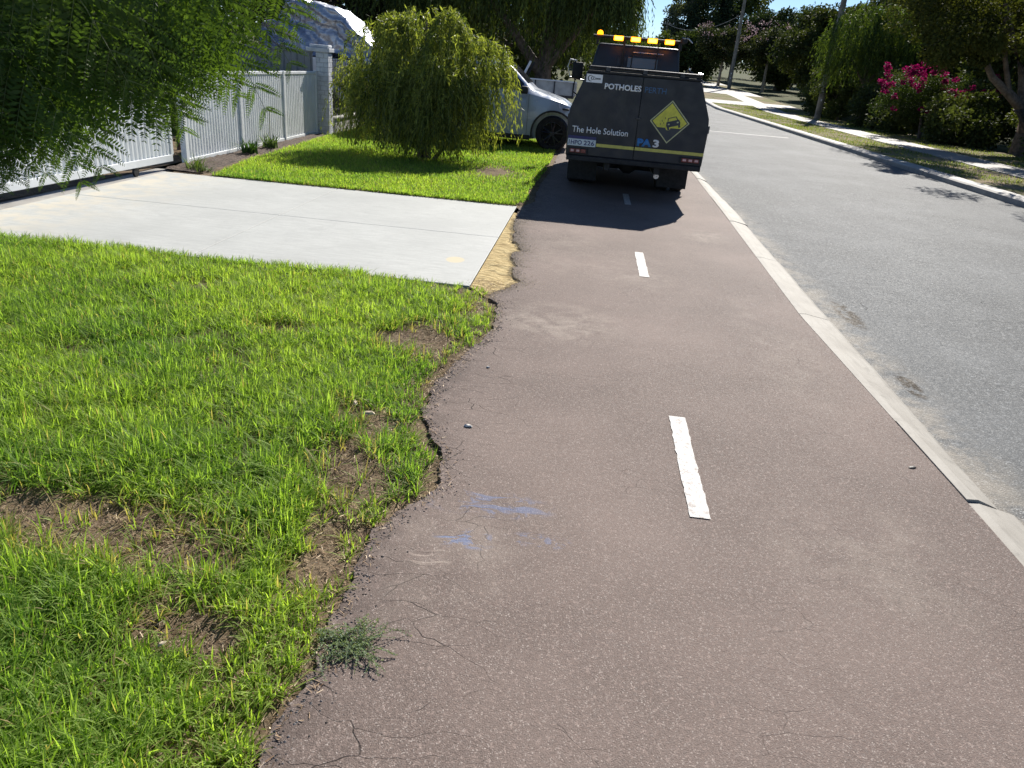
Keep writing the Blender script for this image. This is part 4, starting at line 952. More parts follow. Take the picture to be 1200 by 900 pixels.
for sg_ in (-1, 1): bx('tail_lamp', M['redlens'], cr0, -4.99, -4.85, YC+sg_*.74-.07, YC+sg_*.74+.07, .90, 1.05, .02)

# ------------------------------------------------------------------ grey cage trailer and ute tray beyond the car
tr_ = empty('box_trailer', (-1.1, 22.4, 0)); tag(tr_, 'pale grey steel box trailer standing beyond the car bonnet', 'trailer')
bx('tray_side', M['traytrim'], tr_, -2.15, -.55, 21.98, 22.02, 1.0, 1.34, .006); bx('tray_side', M['traytrim'], tr_, -2.15, -.55, 23.38, 23.42, 1.0, 1.34, .006)
bx('tailgate', M['traytrim'], tr_, -.57, -.53, 22.025, 23.375, 1.0, 1.34, .006); bx('headboard', M['traytrim'], tr_, -2.17, -2.13, 22.025, 23.375, 1.0, 1.34, .006)
bx('tray_floor', M['darkmetal'], tr_, -2.12, -.575, 22.025, 23.375, .93, .995, .004)
for xx in (-2.1, -1.65, -1.12, -.6): bx('tray_stake', M['darkmetal'], tr_, xx-.018, xx+.018, 21.95, 21.978, .95, 1.35, .004)
bx('tray_rail', M['white_powder'], tr_, -2.18, -.52, 21.94, 22.04, 1.342, 1.375, .006)
for xx in (-.95,):
    for yy in (22.0, 23.3): MB().lathe([(.15, -.1), (.30, -.1), (.33, -.06), (.33, .06), (.30, .1), (.15, .1)], (xx, yy+.05, .6), 'y', 20).build('wheel', M['rubber'], tr_, 0, True)
bx('axle_beam', M['darkmetal'], tr_, -1.05, -.85, 22.0, 23.4, .55, .92, .004)
ut = empty('ute', (-3, 22.7, 0)); tag(ut, 'white ute cab partly seen between bush and car windscreen', 'ute')
pc = [(-4.3, .5), (-2.15, .5), (-2.12, 1.05), (-2.25, 1.15), (-2.38, 1.2), (-2.62, 1.78), (-3.7, 1.82), (-4.25, 1.2)]
MB().prism(pc[::-1], 'y', 22.0, 23.5).build('cab', M['hull'], ut, .05, True, 2)
MB().prism([(-2.62, 1.22), (-2.45, 1.22), (-2.66, 1.70), (-3.3, 1.72), (-3.4, 1.22)][::-1], 'y', 21.985, 21.999).build('side_window', M['glass'], ut)
for xx in (-3.9,): MB().lathe([(.15, -.1), (.30, -.1), (.34, -.06), (.34, .06), (.30, .1), (.15, .1)], (xx, 22.0, .34), 'y', 20).build('wheel', M['rubber'], ut, 0, True)
MB().tube([(-2.05, 21.95, 1.30), (-1.82, 21.95, 1.80)], .035, 6).build('prop_stay', M['white_powder'], tr_, 0, True)
MB().tube([(-1.97, 21.94, 1.25), (-1.72, 21.94, 1.78)], .03, 6).build('prop_stay', BM, tr_, 0, True)

# ------------------------------------------------------------------ plants by the left fence
def strap_plant(name, label, base, n_, L, wdt, colA, colB, spread=.7, stalk=False, group=None):
    t = empty(name, base); tag(t, label, 'plant', group)
    th = rng.uniform(0, 2*np.pi, n_); V = []; F = []; C = []; K = 9; 
    for i in range(n_):
        l = L*rng.uniform(.6, 1.1); a = th[i]; sp2 = spread*rng.uniform(.4, 1.2); b0 = np.array(base)+[rng.normal(0, .05), rng.normal(0, .05), 0]; c = np.array(colA)*(q := rng.random())+np.array(colB)*(1-q)
        for j, tt in enumerate(np.linspace(0, 1, 5)):
            cx = b0+np.array([math.cos(a), math.sin(a), 0])*l*sp2*tt**1.3+np.array([0, 0, l*(tt-.55*sp2*tt*tt)])
            w2 = wdt*(1-tt**2)*.5; sdv = np.array([-math.sin(a), math.cos(a), 0])
            if j < 4: V += [cx-sdv*w2, cx+sdv*w2]; C += [c, c]
            else: V += [cx]; C += [c]
        k = i*K; F.append([(k, k+1, k+3, k+2), (k+2, k+3, k+5, k+4), (k+4, k+5, k+7, k+6)])
    F4 = np.array([f for ff in F for f in ff]); F3 = np.array([(i*K+6, i*K+7, i*K+8) for i in range(n_)])
    npmesh('leaves', np.array(V), [F4, F3], M['leaf'], t, np.array(C))
    if stalk:
        MB().tube([base, (base[0]+.02, base[1], base[2]+.6)], .006, 5).build('flower_stalk', M['stem'], t)
        h = MB()
        for k in range(14):
            a = k*2.4; e = (base[0]+.02+.06*math.cos(a), base[1]+.06*math.sin(a), base[2]+.62+.03*math.sin(k)); h.tube([(base[0]+.02, base[1], base[2]+.6), e], [.003, .007], 4)
        h.build('seed_head', M['bark'], t)
    return t
strap_plant('strap_leaf_plant', 'dark green strap-leaved clump in the mulch, nearer of two by the white fence', (-5.42, 12.0, .03), 60, .32, .030, (.03, .07, .02), (.06, .13, .03), .8)
strap_plant('strap_leaf_plant', 'pale strap-leaved clump with a tall seed stalk beside the white fence', (-5.46, 12.9, .03), 50, .34, .028, (.07, .12, .04), (.12, .17, .08), .8, True)
strap_plant('weedy_tuft', 'bright scruffy grass tuft at the corner of gate gap and driveway', (-5.32, 10.05, .01), 60, .30, .012, (.10, .16, .03), (.16, .22, .05), 1.0)
strap_plant('weedy_tuft', 'low weedy clump at the foot of the white gate post', (-5.15, 9.95, .01), 50, .16, .014, (.07, .11, .03), (.12, .16, .05), 1.2)
# creeping grey green weed on the path edge
wd = empty('weed', (-.57, 1.74, 0)); tag(wd, 'small grey green creeping weed spreading over the path edge in front', 'weed')
PS, DS, LS = [], [], []; st = MB()
for k in range(85):
    a = rng.uniform(0, 2*np.pi); c = np.array([-.565, 1.745]); L = rng.uniform(.04, .125)
    if k < 4: a = .75+.1*k; L = .17-.02*k
    if 4 <= k < 10: a = -2.2+.35*k*.8; L = .14
    m_ = 16; tt = np.linspace(0, 1, m_); bend = rng.normal(0, .6)
    px_ = c[0]+rng.normal(0, .035)+np.cos(a+bend*tt)*L*tt; py_ = c[1]+rng.normal(0, .02)+np.sin(a+bend*tt)*L*tt*.95; pz_ = .006+.018*np.sin(tt*3.0)*rng.uniform(.2, 1.3)
    st.tube([(px_[j], py_[j], pz_[j]) for j in range(0, m_, 3)], .0009, 3, False)
    for r_ in range(4): PS.append(np.stack([px_, py_, pz_], 1)); d_ = rng.normal(size=(m_, 3)); d_[:, 2] = np.abs(d_[:, 2])*.8; DS.append(d_); LS.append(rng.uniform(.004, .009, m_))
st.build('stems', M['stem'], wd); P = np.concatenate(PS); L = np.concatenate(LS); rr = rng.random((len(P), 1))
leaf_mesh('leaves', P, np.concatenate(DS), L, L*.42, np.array([.20, .26, .17])*(1-rr)+np.array([.36, .42, .30])*rr, 'leaf', wd)

# ------------------------------------------------------------------ drooping bush on the lawn (two lobes)
bb = (-2.86, 13.4, 0)
LI = [([(-2.80, 13.4, -.05), (-2.82, 13.45, .5), (-2.6, 13.6, 1.1), (-2.3, 13.7, 1.6)], [.07, .055, .04, .02]),
      ([(-2.92, 13.4, -.05), (-3.0, 13.5, .55), (-3.3, 13.8, 1.2), (-3.6, 13.9, 1.7)], [.06, .05, .035, .018]),
      ([(-2.86, 13.45, -.05), (-2.9, 13.6, .7), (-2.95, 13.8, 1.6), (-3.0, 13.9, 2.3)], [.06, .05, .035, .018]),
      ([(-2.75, 13.4, -.05), (-2.4, 13.35, .4), (-2.1, 13.4, 1.0), (-1.9, 13.6, 1.5)], [.04, .03, .02, .01])]
weeping('drooping_bush', 'round bright green drooping bush on the lawn in front of the car', 'bush', bb,
        [(-3.55, 13.9, 1.45, .95, .8, .95), (-2.45, 13.7, 1.45, .85, .8, .80), (-3.05, 14.0, 1.75, .8, .7, .78), (-3.1, 14.2, 1.2, 1.15, .8, .7), (-1.95, 13.9, 1.65, .5, .5, .42), (-3.7, 13.8, 1.15, .85, .7, .5), (-3.1, 13.7, .95, 1.2, .7, .5), (-2.4, 13.7, 1.05, .62, .6, .5), (-3.6, 13.35, 1.0, .7, .35, .55), (-2.75, 13.2, 1.05, .8, .35, .6), (-2.85, 13.05, .80, .55, .2, .4), (-2.7, 13.0, .55, .5, .15, .3), (-3.5, 13.2, .85, .55, .25, .45), (-2.35, 13.35, 1.1, .5, .35, .5), (-2.6, 13.9, 2.05, .3, .3, .42), (-3.5, 13.9, 2.0, .35, .3, .35)], 2600, .095, .19, (.045, .072, .018), (.26, .29, .075), LI, None, (.35, 1.5), .05, 28, 'bark', 'frond')

# large weeping tree beyond the car
bt_ = (-1.75, 27, 0)
LI = [([(-1.75, 27, -.2), (-1.8, 27, 1.6), (-1.6, 27, 3.2), (-1.4, 27, 5)], [.34, .27, .22, .14]), ([(-1.8, 27, 1.4), (-2.8, 26.6, 2.6), (-4.2, 26.2, 4.2)], [.2, .14, .06]), ([(-1.7, 27, 1.7), (-.8, 26.6, 2.8), (.3, 26.2, 4.4)], [.16, .11, .05])]
weeping('weeping_tree', 'large dark weeping tree with hanging foliage behind the car', 'tree', bt_,
        [(-1.6, 26.5, 4.2, 2.4, 2.2, 2.4), (-4.4, 26.5, 4.0, 2.6, 2.0, 2.2), (-.2, 26.3, 3.6, 1.3, 1.4, 2.3), (-3.0, 28.5, 3.8, 4.2, 2.2, 2.6), (-6.3, 26.5, 3.8, 1.8, 1.8, 2.0)], 4200, .17, .22, (.024, .042, .013), (.12, .155, .04), LI, None, (.8, 2.6), 1.35, 17)

# ------------------------------------------------------------------ trees and shrubs
def std_tree(name, label, cat, base, c, R, ncl, rcl, per, size, colA, colB, group=None, r=.2, limbs=7, droop=.3, bark='bark', shell=.5, mat='leafdark', trunk_top=None):
    z0 = float(gz(base[1])); base = (base[0], base[1], z0); c = (c[0], c[1], c[2]+z0)
    cl = clumps_in(c, R, ncl, rcl, shell)
    tp = trunk_top or (c[0]*.6+base[0]*.4, c[1]*.6+base[1]*.4, c[2]-R[2]*.35)
    return tree(name, label, cat, base, limbset(base, tp, cl, r, limbs), cl, per, size, colA, colB, group, droop, bark, mat=mat)
# right: big shade tree over the verge with leaning pale limbs
base = (15.9, 30.6, 0); cl = clumps_in((13.9, 31, 5.3), (4.0, 4.5, 2.0), 85, .75, .5)+clumps_in((10.7, 27.2, 5.5), (1.3, 1.7, .5), 13, .55, .2)+clumps_in((12.6, 30.5, 3.6), (1.2, 1.8, .7), 14, .5, .3)
L = [([(15.9, 30.6, -.2), (15.85, 30.6, .9), (15.4, 30.5, 1.7)], [.36, .28, .25]), ([(15.4, 30.5, 1.7), (14.8, 30.4, 2.1), (14.0, 30.3, 2.6), (13.2, 30.3, 3.6)], [.19, .16, .12, .06]), ([(15.5, 30.5, 1.6), (15.2, 30.6, 2.7), (14.6, 30.9, 3.8), (14.0, 31, 5)], [.2, .17, .13, .06]), ([(15.7, 30.6, 1.5), (16.6, 31.2, 3), (17.0, 32, 5)], [.2, .15, .07]), ([(14.8, 30.4, 2.1), (14.1, 30.0, 3.2), (13.4, 29.4, 4.4)], [.1, .08, .04])]
tree('shade_tree', 'spreading dark tree with bare leaning limbs over the magenta flowers', 'tree', base, L, cl, 420, .13, (.022, .036, .012), (.13, .14, .035), None, .3, 'bark', .55)
std_tree('shade_tree', 'leafy tree at the right edge whose branches overhang the verge', 'tree', (14.3, 21.8, 0), (12.7, 21.8, 5.6), (3.9, 3.6, 1.3), 70, .7, 260, .12, (.03, .05, .012), (.10, .13, .03), None, .24)
# bougainvillea: green mass and flowers
bg_ = empty('bougainvillea', (14.4, 36, 0)); tag(bg_, 'sprawling bougainvillea with magenta flowers over the dark hedge', 'shrub')
cl = clumps_in((14.4, 36.3, 1.6), (2.7, .9, 1.2), 55, .45, .3)
MB().tube([(14.4, 36, -.1), (14.3, 36.1, .8), (14.0, 36.2, 1.8)], [.08, .06, .03], 7).build('trunk', M['bark'], bg_, 0, True)
P, d, ci = crown_points(cl, 300); n_ = len(P); leaf_mesh('foliage', P, d+rng.normal(size=(n_, 3))*.8, rng.uniform(.05, .11, n_), rng.uniform(.03, .06, n_), tint(n_, ci, (.015, .03, .010), (.07, .10, .025)), 'leaf', bg_)
cl = []
for _ in range(85):
    x = rng.uniform(12.1, 16.9); zc = 2.5-.13*(x-13)+.3*math.sin(x*1.9)+rng.normal(0, .28); cl.append((x, 35.5+rng.normal(0, .25), zc, rng.uniform(.06, .17)))
for _ in range(10): cl.append((rng.uniform(12.4, 17), 35.3, rng.uniform(1.2, 2.2), .12))
P, d, ci = crown_points(cl, 55); n_ = len(P); leaf_mesh('flowers', P, d+rng.normal(size=(n_, 3)), rng.uniform(.05, .10, n_), rng.uniform(.05, .09, n_), tint(n_, ci, (.10, .003, .035), (.28, .012, .11)), 'petal', bg_)
DK, DL = (.022, .034, .014), (.105, .13, .04)
# hedge shrubs along the far footpath
hx = [(14.9, 33.5, 1.2), (15.6, 26.5, 1.2), (14.6, 39.2, 1.5), (14.7, 42.5, 1.7), (14.9, 50.0, 1.9), (15.6, 54.0, 2.1), (16.4, 58.5, 2.2), (17.0, 36.0, 1.4), (17.4, 31.0, 1.4), (18.3, 26.8, 1.5), (16.8, 46, 1.8)]
hl_ = ['low dark shrub in front of the bougainvillea stems', 'dark shrub at the right end of the roadside hedge', 'dark shrub directly left of the magenta bougainvillea', 'shrub behind the nearer timber pole', 'tall shrub just left of the nearer timber pole', 'dense round shrub second left of the nearer pole', 'dark shrub at the far end of the near hedge', 'dark shrub behind the bougainvillea', 'dark shrub behind the leaning tree trunk', 'back row shrub at the right picture edge', 'back row shrub behind the pole']
for (x, y, h), lb_ in zip(hx, hl_):
    std_tree('hedge_shrub', lb_, 'shrub', (x, y, 0), (x, y, h*.82), (1.5+.3*(y > 45), 1.9, h*.95), 40, .5, 170, .10+.0012*y, DK, DL, 'shrubs of the roadside hedge', .07, 4)
# bright weeping street tree behind the pole
b0 = (14.7, 46, 0)
LI = [([(14.9, 46, -.2), (14.8, 46, 1.6), (14.6, 46, 3.4)], [.17, .14, .1]), ([(14.8, 46, 2), (13.6, 45.6, 3.4)], [.09, .04]), ([(14.8, 46, 2.2), (15.8, 45.8, 3.8)], [.09, .04])]
weeping('street_tree', 'fresh green tree with hanging foliage behind the nearer timber pole', 'tree', b0, [(13.9, 46, 4.2, 2.0, 1.8, 1.9), (15.3, 46.2, 4.4, 1.7, 1.8, 1.9), (14.5, 46.3, 3.2, 2.2, 1.6, 1.2)], 1900, .19, .26, (.030, .055, .016), (.14, .19, .04), LI, None, (.6, 1.8), 1.0, 12)
T = [ # base, centre z, radii, label, colours
 ((16.5, 62), 3.6, (3.4, 3.4, 3.4), 'big dark bushy tree whose crown reaches the ground left of the pole', DK, (.07, .085, .02)),
 ((20.5, 66), 4.6, (3.2, 3.2, 3.6), 'broad dark tree right of the pale driveway', DK, (.06, .08, .02)),
 ((19.0, 52), 5.2, (3.0, 3.0, 3.6), 'tall dark tree behind the fresh green street tree', DK, DL),
 ((23, 59), 6.4, (3.4, 3.4, 4.0), 'tall tree against the sky at the upper right', DK, (.07, .085, .022)),
 ((20.5, 43), 5.6, (3.2, 3.2, 4.0), 'dark tree above the hedge behind the bougainvillea', DK, DL),
 ((20.5, 34), 5.6, (3.2, 3.4, 4.2), 'dark tall tree behind the leaning trunk', DK, DL),
 ((24, 29), 5.0, (3.4, 3.4, 4.2), 'dark tree at the right picture edge far back', DK, DL),
 ((26, 48), 7.0, (4.0, 4.0, 4.6), 'high crown showing over the roadside trees', DK, DL)]
for (bx_, by_), cz, R, lb_, a, b in T:
    std_tree('roadside_tree', lb_, 'tree', (bx_, by_, 0), (bx_, by_, cz), R, 85, .8, 190, .17+.001*by_, a, b, 'trees along the far side of the road', .22, 6)
# pinkish white blossom tree
for (x, y, cz, R, lb_) in ((13.8, 93, 4.4, (3.2, 3, 1.9), 'pale pink blossoming tree left of the far pole'), (18.4, 91, 4.4, (2.9, 3, 1.8), 'pale pink blossoming tree right of the far pole')):
    t = std_tree('blossom_tree', lb_, 'tree', (x, y, 0), (x, y, cz), R, 60, .8, 110, .26, DK, (.06, .07, .03), 'blossoming trees beside the far pole', .16, 6, .3, 'bark_pale')
    cl = [c for c in clumps_in((x, y-.4, cz+1.3+.0), (R[0], R[1], R[2]*.7), 30, .45, .8)]; cl = [(a, b, c+float(gz(y))*1, r) for a, b, c, r in cl]
    P, d, ci = crown_points(cl, 13); n_ = len(P); leaf_mesh('blossom', P, d+rng.normal(size=(n_, 3)), rng.uniform(.12, .24, n_), rng.uniform(.09, .16, n_), tint(n_, ci, (.13, .115, .115), (.28, .26, .26)), 'petal', t)
F_ = [((11.6, 122), 7.5, (2.6, 4, 4.6), 'loose grey green gum tree at the left end of the far tree line', (.05, .06, .04), (.13, .15, .09)),
      ((15.4, 118), 8.0, (3.4, 4, 5.0), 'dense dark tree in the far tree line right of the gum', (.014, .026, .016), (.045, .065, .03)),
      ((20.0, 124), 8.6, (4.2, 4, 5.0), 'yellow green tree in the far tree line above the pink blossom', (.03, .045, .014), (.11, .13, .03)),
      ((23.5, 116), 6.0, (4.6, 4, 3.6), 'wide dark tree behind the far timber pole', (.014, .026, .014), (.05, .07, .025)),
      ((29.5, 120), 6.6, (4.4, 4, 3.8), 'pale green tree in the far line left of the sky gap', (.04, .055, .03), (.10, .125, .06)),
      ((35, 118), 6.6, (4.6, 4, 4.0), 'far tree below the sky gap at upper right', (.03, .045, .02), (.08, .10, .04)),
      ((12.0, 104), 3.2, (3.6, 3, 2.8), 'rounded dark bush at the end of the road', DK, (.06, .085, .025)),
      ((8.0, 108), 2.6, (3.0, 3, 2.4), 'low green bush at the bend of the road', (.03, .05, .014), (.09, .12, .03)),
      ((22, 101), 3.4, (3.6, 3, 3.2), 'dark bush behind the far driveway', DK, DL),
      ((28, 96), 3.6, (4.6, 3, 3.6), 'dark bush right of the far driveway', DK, DL),
      ((22.5, 80), 4.0, (3.8, 3, 3.6), 'mid distance dark tree between the poles', DK, DL),
      ((29, 76), 5.0, (4.6, 3, 4.2), 'mid distance tree behind the roadside trees', DK, DL),
      ((3, 126), 3.0, (4.0, 4, 2.4), 'dull green tree seen over the truck cab', (.02, .035, .015), (.07, .09, .03)),
      ((-4, 118), 4.5, (5, 4, 4), 'dark tree behind the weeping tree far down the road', DK, DL),
      ((-12, 100), 6, (6, 4, 5), 'dark tree far down the road on the left', DK, DL)]
for (bx_, by_), cz, R, lb_, a, b in F_:
    std_tree('distant_tree', lb_, 'tree', (bx_, by_, 0), (bx_, by_, cz), R, 90, .95, 95, .36, a, b, 'trees of the distant tree line', .26, 6, .3)
# left background trees and shrubs
Lb = [((-9.5, 27.5), 3.4, (2.2, 2.4, 3.0), 'dark purplish leafless-looking tree behind the boat', (.022, .018, .020), (.05, .04, .038)),
      ((-12.6, 24), 3.6, (2.4, 2.6, 3.2), 'dark tree behind the grey fence', (.018, .022, .016), (.05, .055, .03)),
      ((-6.5, 30), 4.0, (2.4, 2.4, 2.6), 'loose pale leaved tree between boat and weeping tree', (.06, .07, .045), (.16, .17, .12)),
      ((-16, 20), 3.4, (3.0, 3.0, 3.2), 'dark garden tree behind the sliding gate', DK, DL),
      ((-15, 13), 3.4, (2.6, 3.0, 3.0), 'garden tree at the far left behind the gate', DK, DL),
      ((-3.0, 35), 4.0, (4.0, 2.6, 3.6), 'dark tree behind the weeping tree', DK, DL),
      ((1.4, 44), 2.0, (1.8, 2.0, 1.6), 'dark tree just left of the truck cab', DK, DL)]
for (bx_, by_), cz, R, lb_, a, b in Lb:
    std_tree('garden_tree', lb_, 'tree', (bx_, by_, 0), (bx_, by_, cz), R, 75, .6, 170, .13+.001*by_, a, b, 'garden trees beyond the left fences', .16, 8, .3)
for (x, y, h, lb_) in ((-6.45, 11.7, 1.0, 'small green shrub seen through the gate gap'), (-7.2, 14.6, 1.15, 'shrub tip showing over the white fence')):
    std_tree('garden_shrub', lb_, 'shrub', (x, y, 0), (x, y, h*.6), (.5, .5, h*.5), 16, .22, 160, .06, (.03, .06, .015), (.10, .16, .03), 'shrubs just behind the fence', .03, 3)
def wood_mass(name, label_pts, per, size, a, b):
    P, d, ci = crown_points(label_pts, per); n_ = len(P); sz = rng.uniform(.6, 1.3, n_)*size
    o = leaf_mesh(name, P, d+rng.normal(size=(n_, 3))*.7, sz, sz*.7, tint(n_, ci, a, b), 'leafdark', None); tag(o, kind='stuff')
cl = [(x, 138+rng.normal(0, 3), 2.2+rng.uniform(0, 2.6)+(2.2 if x > 12 else 0)+(2.5 if x < 0 else 0), rng.uniform(1.0, 2.2)) for x in np.arange(-45, 75, .45)]
wood_mass('distant_woodland', cl, 90, .55, (.012, .022, .012), (.045, .06, .028))
cl = [(rng.uniform(25, 30), y, rng.uniform(.5, 7.5), rng.uniform(.9, 1.7)) for y in np.arange(20, 100, .28)]
wood_mass('roadside_thicket', cl, 100, .34, (.012, .020, .010), (.045, .058, .022))
cl = [(-20+rng.normal(0, 1), y, rng.uniform(.5, 5), rng.uniform(.8, 1.4)) for y in np.arange(6, 34, .3)]+[(x, 38+rng.normal(0, 1), rng.uniform(.5, 6), rng.uniform(.8, 1.5)) for x in np.arange(-22, -1, .22)]
wood_mass('garden_thicket', cl, 110, .26, (.012, .020, .010), (.04, .05, .022))
# ------------------------------------------------------------------ timber poles and wires
def pole(label, x, y, h, r, group='timber power poles along the far verge'):
    z0 = float(gz(y)); t = empty('power_pole', (x, y, z0)); tag(t, label, 'pole', group)
    MB().tube([(x, y, z0-.3), (x+.01, y, z0+h*.5), (x, y, z0+h)], [r, r*.88, r*.72], 14).build('pole_shaft', M['pole'], t, 0, True)
    bx('cross_arm', M['pole'], t, x-.9, x+.9, y-.20-r, y-.10-r, z0+h-.6, z0+h-.48, .01)
    for k in (-.8, -.3, .3, .8): MB().lathe([(0, 0), (.04, 0), (.05, .04), (.03, .08), (.045, .12), (0, .14)], (x+k, y-.15-r, z0+h-.478), 'z', 10).build('insulator', M['lampglass'], t, 0, True)
    for k, zz in enumerate((1.1, 1.55)): bx('reflector', M['decal_white'], t, x-.04-r*.2, x+.04-r*.2, y-r-.012, y-r+.002, z0+zz, z0+zz+.12+.0*k, .002)
pole('thick weathered timber power pole in front of the fresh green tree', 13.43, 49, 9.5, .19)
pole('distant timber power pole leaning out above the pink blossom', 14.1, 87, 9.5, .20)
pole('farthest thin power pole above the truck lights', 8.6, 112, 7.0, .12)
def wire(label, a, b, sag, r=.012):
    pts = [(a[0]+(b[0]-a[0])*t, a[1]+(b[1]-a[1])*t, a[2]+(b[2]-a[2])*t-sag*4*t*(1-t)) for t in np.linspace(0, 1, 24)]
    o = MB().tube(pts, r, 4).build('power_wire', M['wire'], None); tag(o, label, 'wire', 'overhead power wires')
for k in (-.8, -.3, .3, .8):
    wire({-.8: 'leftmost of four overhead wires strung between the two timber poles', -.3: 'second from left of four overhead wires between the timber poles', .3: 'third from left of four overhead wires between the timber poles', .8: 'rightmost of four overhead wires strung between the two timber poles'}[k], (13.43+k, 48.7, 9.1), (14.1+k, 86.7, 10.1), .9)
wire('sagging service wire crossing from the far pole to the left', (14.1, 86.7, 8.2), (8.6, 111.8, 8.2), 1.1, .03)
wire('overhead wire crossing the sky gap at the upper right', (14.1, 86.7, 9.9), (60, 95, 17), 1.0, .02)
# ------------------------------------------------------------------ overhanging branches in the upper left foreground
def frond(base, tip, npin, plen, nleaf, out, droop=.12):
    base = np.array(base); tip = np.array(tip); L = np.linalg.norm(tip-base); ax = (tip-base)/L
    tt = np.linspace(0, 1, 14); sag = np.array([0, 0, 1])
    rach = base+np.outer(tt, tip-base)+np.outer(np.sin(tt*math.pi)*droop*L, sag)
    out['tube'].append(rach)
    up_ = rng.normal(size=3)*.25+np.array([.1, -.75, .75]); side = np.cross(ax, up_); side /= np.linalg.norm(side); nrm = np.cross(side, ax)
    cv = rng.random()
    for i in range(npin):
        t = .12+.86*i/(npin-1); p = np.array([np.interp(t, tt, rach[:, j]) for j in range(3)])
        pl = plen*math.sin(math.pi*min(1, .22+t*.72))**.7*rng.uniform(.9, 1.05)
        for sg in (-1, 1):
            d = ax*.70+side*sg*.80+nrm*rng.normal(-.05, .07); d /= np.linalg.norm(d)
            m_ = nleaf; ss = np.linspace(.06, 1, m_); q = p+np.outer(ss*pl, d)+np.outer(ss**2, [0, 0, -.22*pl])
            ll = pl*.21*np.sin(np.pi*np.clip(.25+ss*.68, 0, 1))**.8
            pn = nrm+rng.normal(size=3)*.15; sd2 = np.cross(d, pn); sd2 /= np.linalg.norm(sd2)
            for s2 in (-1, 1):
                D = d*.55+sd2*s2*.9+rng.normal(size=(m_, 3))*.08; D /= np.linalg.norm(D, axis=1, keepdims=True)
                out['P'].append(q); out['D'].append(D); out['L'].append(ll); out['N'].append(np.tile(nrm, (m_, 1))); out['C'].append(np.full(m_, cv))
            if i % 1 == 0: out['pin'].append(np.stack([p, q[m_//2], q[-1]]))
def frond_mesh(out, parent, frondname='fronds'):
    P = np.concatenate(out['P']); D = np.concatenate(out['D']); L = np.concatenate(out['L'])[:, None]; Nn = np.concatenate(out['N'])+rng.normal(size=P.shape)*.14; cv = np.concatenate(out['C'])[:, None]
    S = np.cross(D, Nn); S /= np.linalg.norm(S, axis=1, keepdims=True); W = L*.34; n_ = len(P)
    V = np.stack([P, P+D*L*.4+S*W*.5, P+D*L, P+D*L*.4-S*W*.5], 1).reshape(-1, 3)
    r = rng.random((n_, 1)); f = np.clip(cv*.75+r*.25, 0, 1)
    f = np.clip(f*np.clip((P[:, :1]+2.6)/1.1, .4, 1.3), 0, 1.2)  # colour lightened towards the right, painting the sunlit fronds
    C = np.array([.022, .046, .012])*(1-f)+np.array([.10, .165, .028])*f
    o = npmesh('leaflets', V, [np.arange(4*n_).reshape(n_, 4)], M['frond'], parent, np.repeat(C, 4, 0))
    tb = MB()
    for r_ in out['tube']: tb.tube([tuple(q) for q in r_[::3]]+[tuple(r_[-1])], [.003, .0026, .002, .0016, .001, .0008][:len(r_[::3])+1], 4, False)
    for r_ in out['pin']: tb.tube([tuple(q) for q in r_], [.0011, .0008, .0004], 3, False)
    tb.build('leaf_stalks', M['stem'], parent)
ov = empty('overhanging_tree', (-4.6, 1.6, 0)); tag(ov, 'feathery leaved tree whose branches hang into the upper left foreground', 'tree')
brs = [([(-4.6, 1.6, -.2), (-4.6, 1.7, 1.6), (-4.2, 1.9, 2.7), (-3.3, 2.2, 3.2)], [.14, .11, .08, .05]),
       ([(-3.9, 2.0, 2.9), (-3.0, 2.5, 2.75), (-2.2, 2.9, 2.35), (-1.7, 3.0, 2.05)], [.035, .025, .014, .006]),
       ([(-3.9, 2.0, 2.9), (-3.1, 2.7, 2.4), (-2.6, 2.95, 2.0), (-2.3, 3.0, 1.75)], [.03, .02, .012, .005]),
       ([(-3.3, 2.2, 3.2), (-2.4, 2.7, 2.9), (-1.5, 3.0, 2.4), (-1.1, 3.0, 2.1)], [.03, .02, .012, .005]),
       ([(-4.4, 1.8, 2.3), (-3.6, 2.6, 2.1), (-3.0, 2.9, 1.8), (-2.7, 2.9, 1.6)], [.03, .02, .012, .005])]
tm = MB()
for p_, r_ in brs: tm.tube(p_, r_, 8)
tm.build('trunk', M['bark'], ov, 0, True)
out = dict(P=[], D=[], L=[], N=[], C=[], tube=[], pin=[])
# fronds hang from the branch ends; a few chosen ones reach lowest or farthest right
def curve_pt(b, t):
    pts = np.array(b[0]); u = t*(len(pts)-1); i = min(int(u), len(pts)-2); return pts[i]+(pts[i+1]-pts[i])*(u-i)
hand = [((-1.62, 2.9, 1.98), (-1.17, 2.75, 1.46)), ((-1.55, 2.95, 2.0), (-1.13, 2.9, 1.62)), ((-1.62, 2.9, 1.86), (-1.30, 2.8, 1.50)), ((-1.42, 3.0, 2.1), (-1.06, 2.8, 1.75)),
        ((-2.20, 2.8, 1.70), (-1.92, 2.75, 1.13)), ((-2.05, 2.8, 1.65), (-1.83, 2.75, 1.20)), ((-2.45, 2.8, 1.6), (-2.28, 2.75, 1.09)), ((-2.25, 2.9, 1.7), (-2.10, 2.8, 1.14)), ((-1.95, 2.95, 1.8), (-1.62, 2.85, 1.37)), ((-1.80, 2.9, 1.85), (-1.52, 2.8, 1.36)),
        ((-2.6, 2.8, 1.65), (-2.45, 2.7, 1.15)), ((-1.75, 3.0, 1.9), (-1.40, 2.9, 1.52)), ((-2.0, 2.9, 1.8), (-1.75, 2.7, 1.34))]
for a, b in hand: frond(a, b, 10, .19, 15, out)
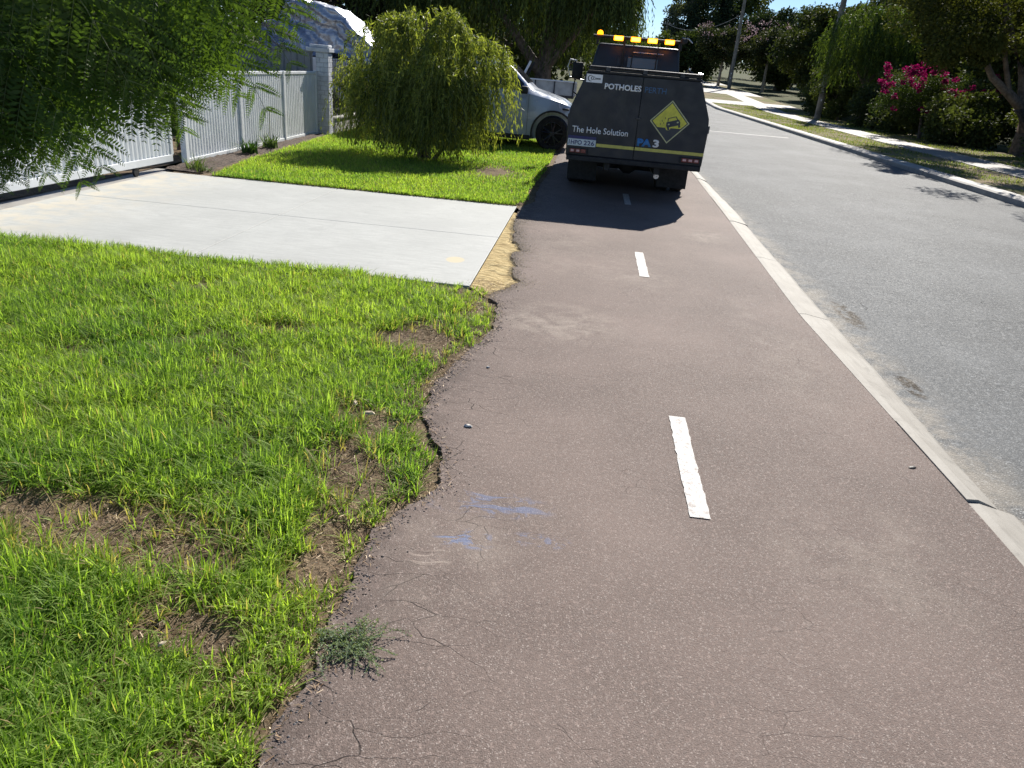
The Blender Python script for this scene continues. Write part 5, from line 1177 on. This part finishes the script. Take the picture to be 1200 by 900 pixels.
for k in range(105):
    tx = rng.uniform(-2.6, -1.13) if k % 2 else -2.6+1.1*rng.random()
    lowest = np.interp(tx, [-2.6, -2.3, -2.05, -1.85, -1.72, -1.55, -1.4, -1.15, -1.0], [1.10, 1.10, 1.12, 1.18, 1.42, 1.36, 1.42, 1.46, 1.74])
    tz = lowest+.02+rng.random()**(2.2 if k % 3 == 0 else 1.0)*(2.2-lowest); ty = rng.uniform(2.45, 3.0)
    a = np.array([tx, ty, tz]); L_ = rng.uniform(.38, .62); dv = np.array([rng.uniform(.2, .9), rng.uniform(-.4, .3), -rng.uniform(.45, 1.)]); dv /= np.linalg.norm(dv)
    frond(a-dv*L_, a, 8, rng.uniform(.19, .26), 13, out)
frond_mesh(out, ov)
# a thin twig ending in small leaves that hangs in front of the white gate
# ------------------------------------------------------------------ small litter on path and lawn edge
def scrap(name, label, x, y, r, mat, h=.006, group=None, rz=0., asp=.6, z=.004):
    vs = []; m_ = 10
    for k in range(m_):
        a = 2*math.pi*k/m_; q = r*rng.uniform(.75, 1.15); u, v = q*math.cos(a), q*asp*math.sin(a); vs.append((x+u*math.cos(rz)-v*math.sin(rz), y+u*math.sin(rz)+v*math.cos(rz), z))
    top = [(x+(a-x)*.6, y+(b-y)*.6, z+h*rng.uniform(.7, 1.2)) for a, b, c in vs]
    o = MB().add(vs+top+[(x, y, z+h)], [tuple(range(m_-1, -1, -1))]+[(k, (k+1) % m_, (k+1) % m_+m_, k+m_) for k in range(m_)]+[(k+m_, (k+1) % m_+m_, 2*m_) for k in range(m_)]).build(name, M[mat], None, 0, True)
    tag(o, label, 'leaf' if 'leaf' in name else 'stone', group); return o
M['dryleaf'] = simple('dry_leaf', (.45, .37, .26), .7, .25, 40, .3, 200)
M['gumleaf'] = simple('dark_dry_leaf', (.02, .015, .012), .6, .3, 40)
scrap('pebble', 'small pale pebble lying alone on the path centre left', -.44, 3.32, .022, 'stone', .008)
scrap('pebble', 'tiny pale pebble on the path near the cracked edge below the sand', -.45, 4.13, .013, 'stone', .006)
scrap('dark_leaf', 'dark oval leaf lying on the path beside the concrete edge', 1.79, 3.45, .022, 'gumleaf', .004, None, .3, .5)
scrap('dry_leaf', 'pale curled dry leaf at the edge of the lawn', -.93, 3.24, .035, 'dryleaf', .010, None, .2, .45, .05)
scrap('dry_leaf', 'bleached dry leaf left of another at the lawn edge', -1.03, 3.34, .030, 'dryleaf', .010, None, 1.9, .4, .05)
scrap('dry_leaf', 'small whitish dry leaf in the grass near the bottom left', -1.08, 1.60, .014, 'dryleaf', .006, None, 1.0, .5, .045)
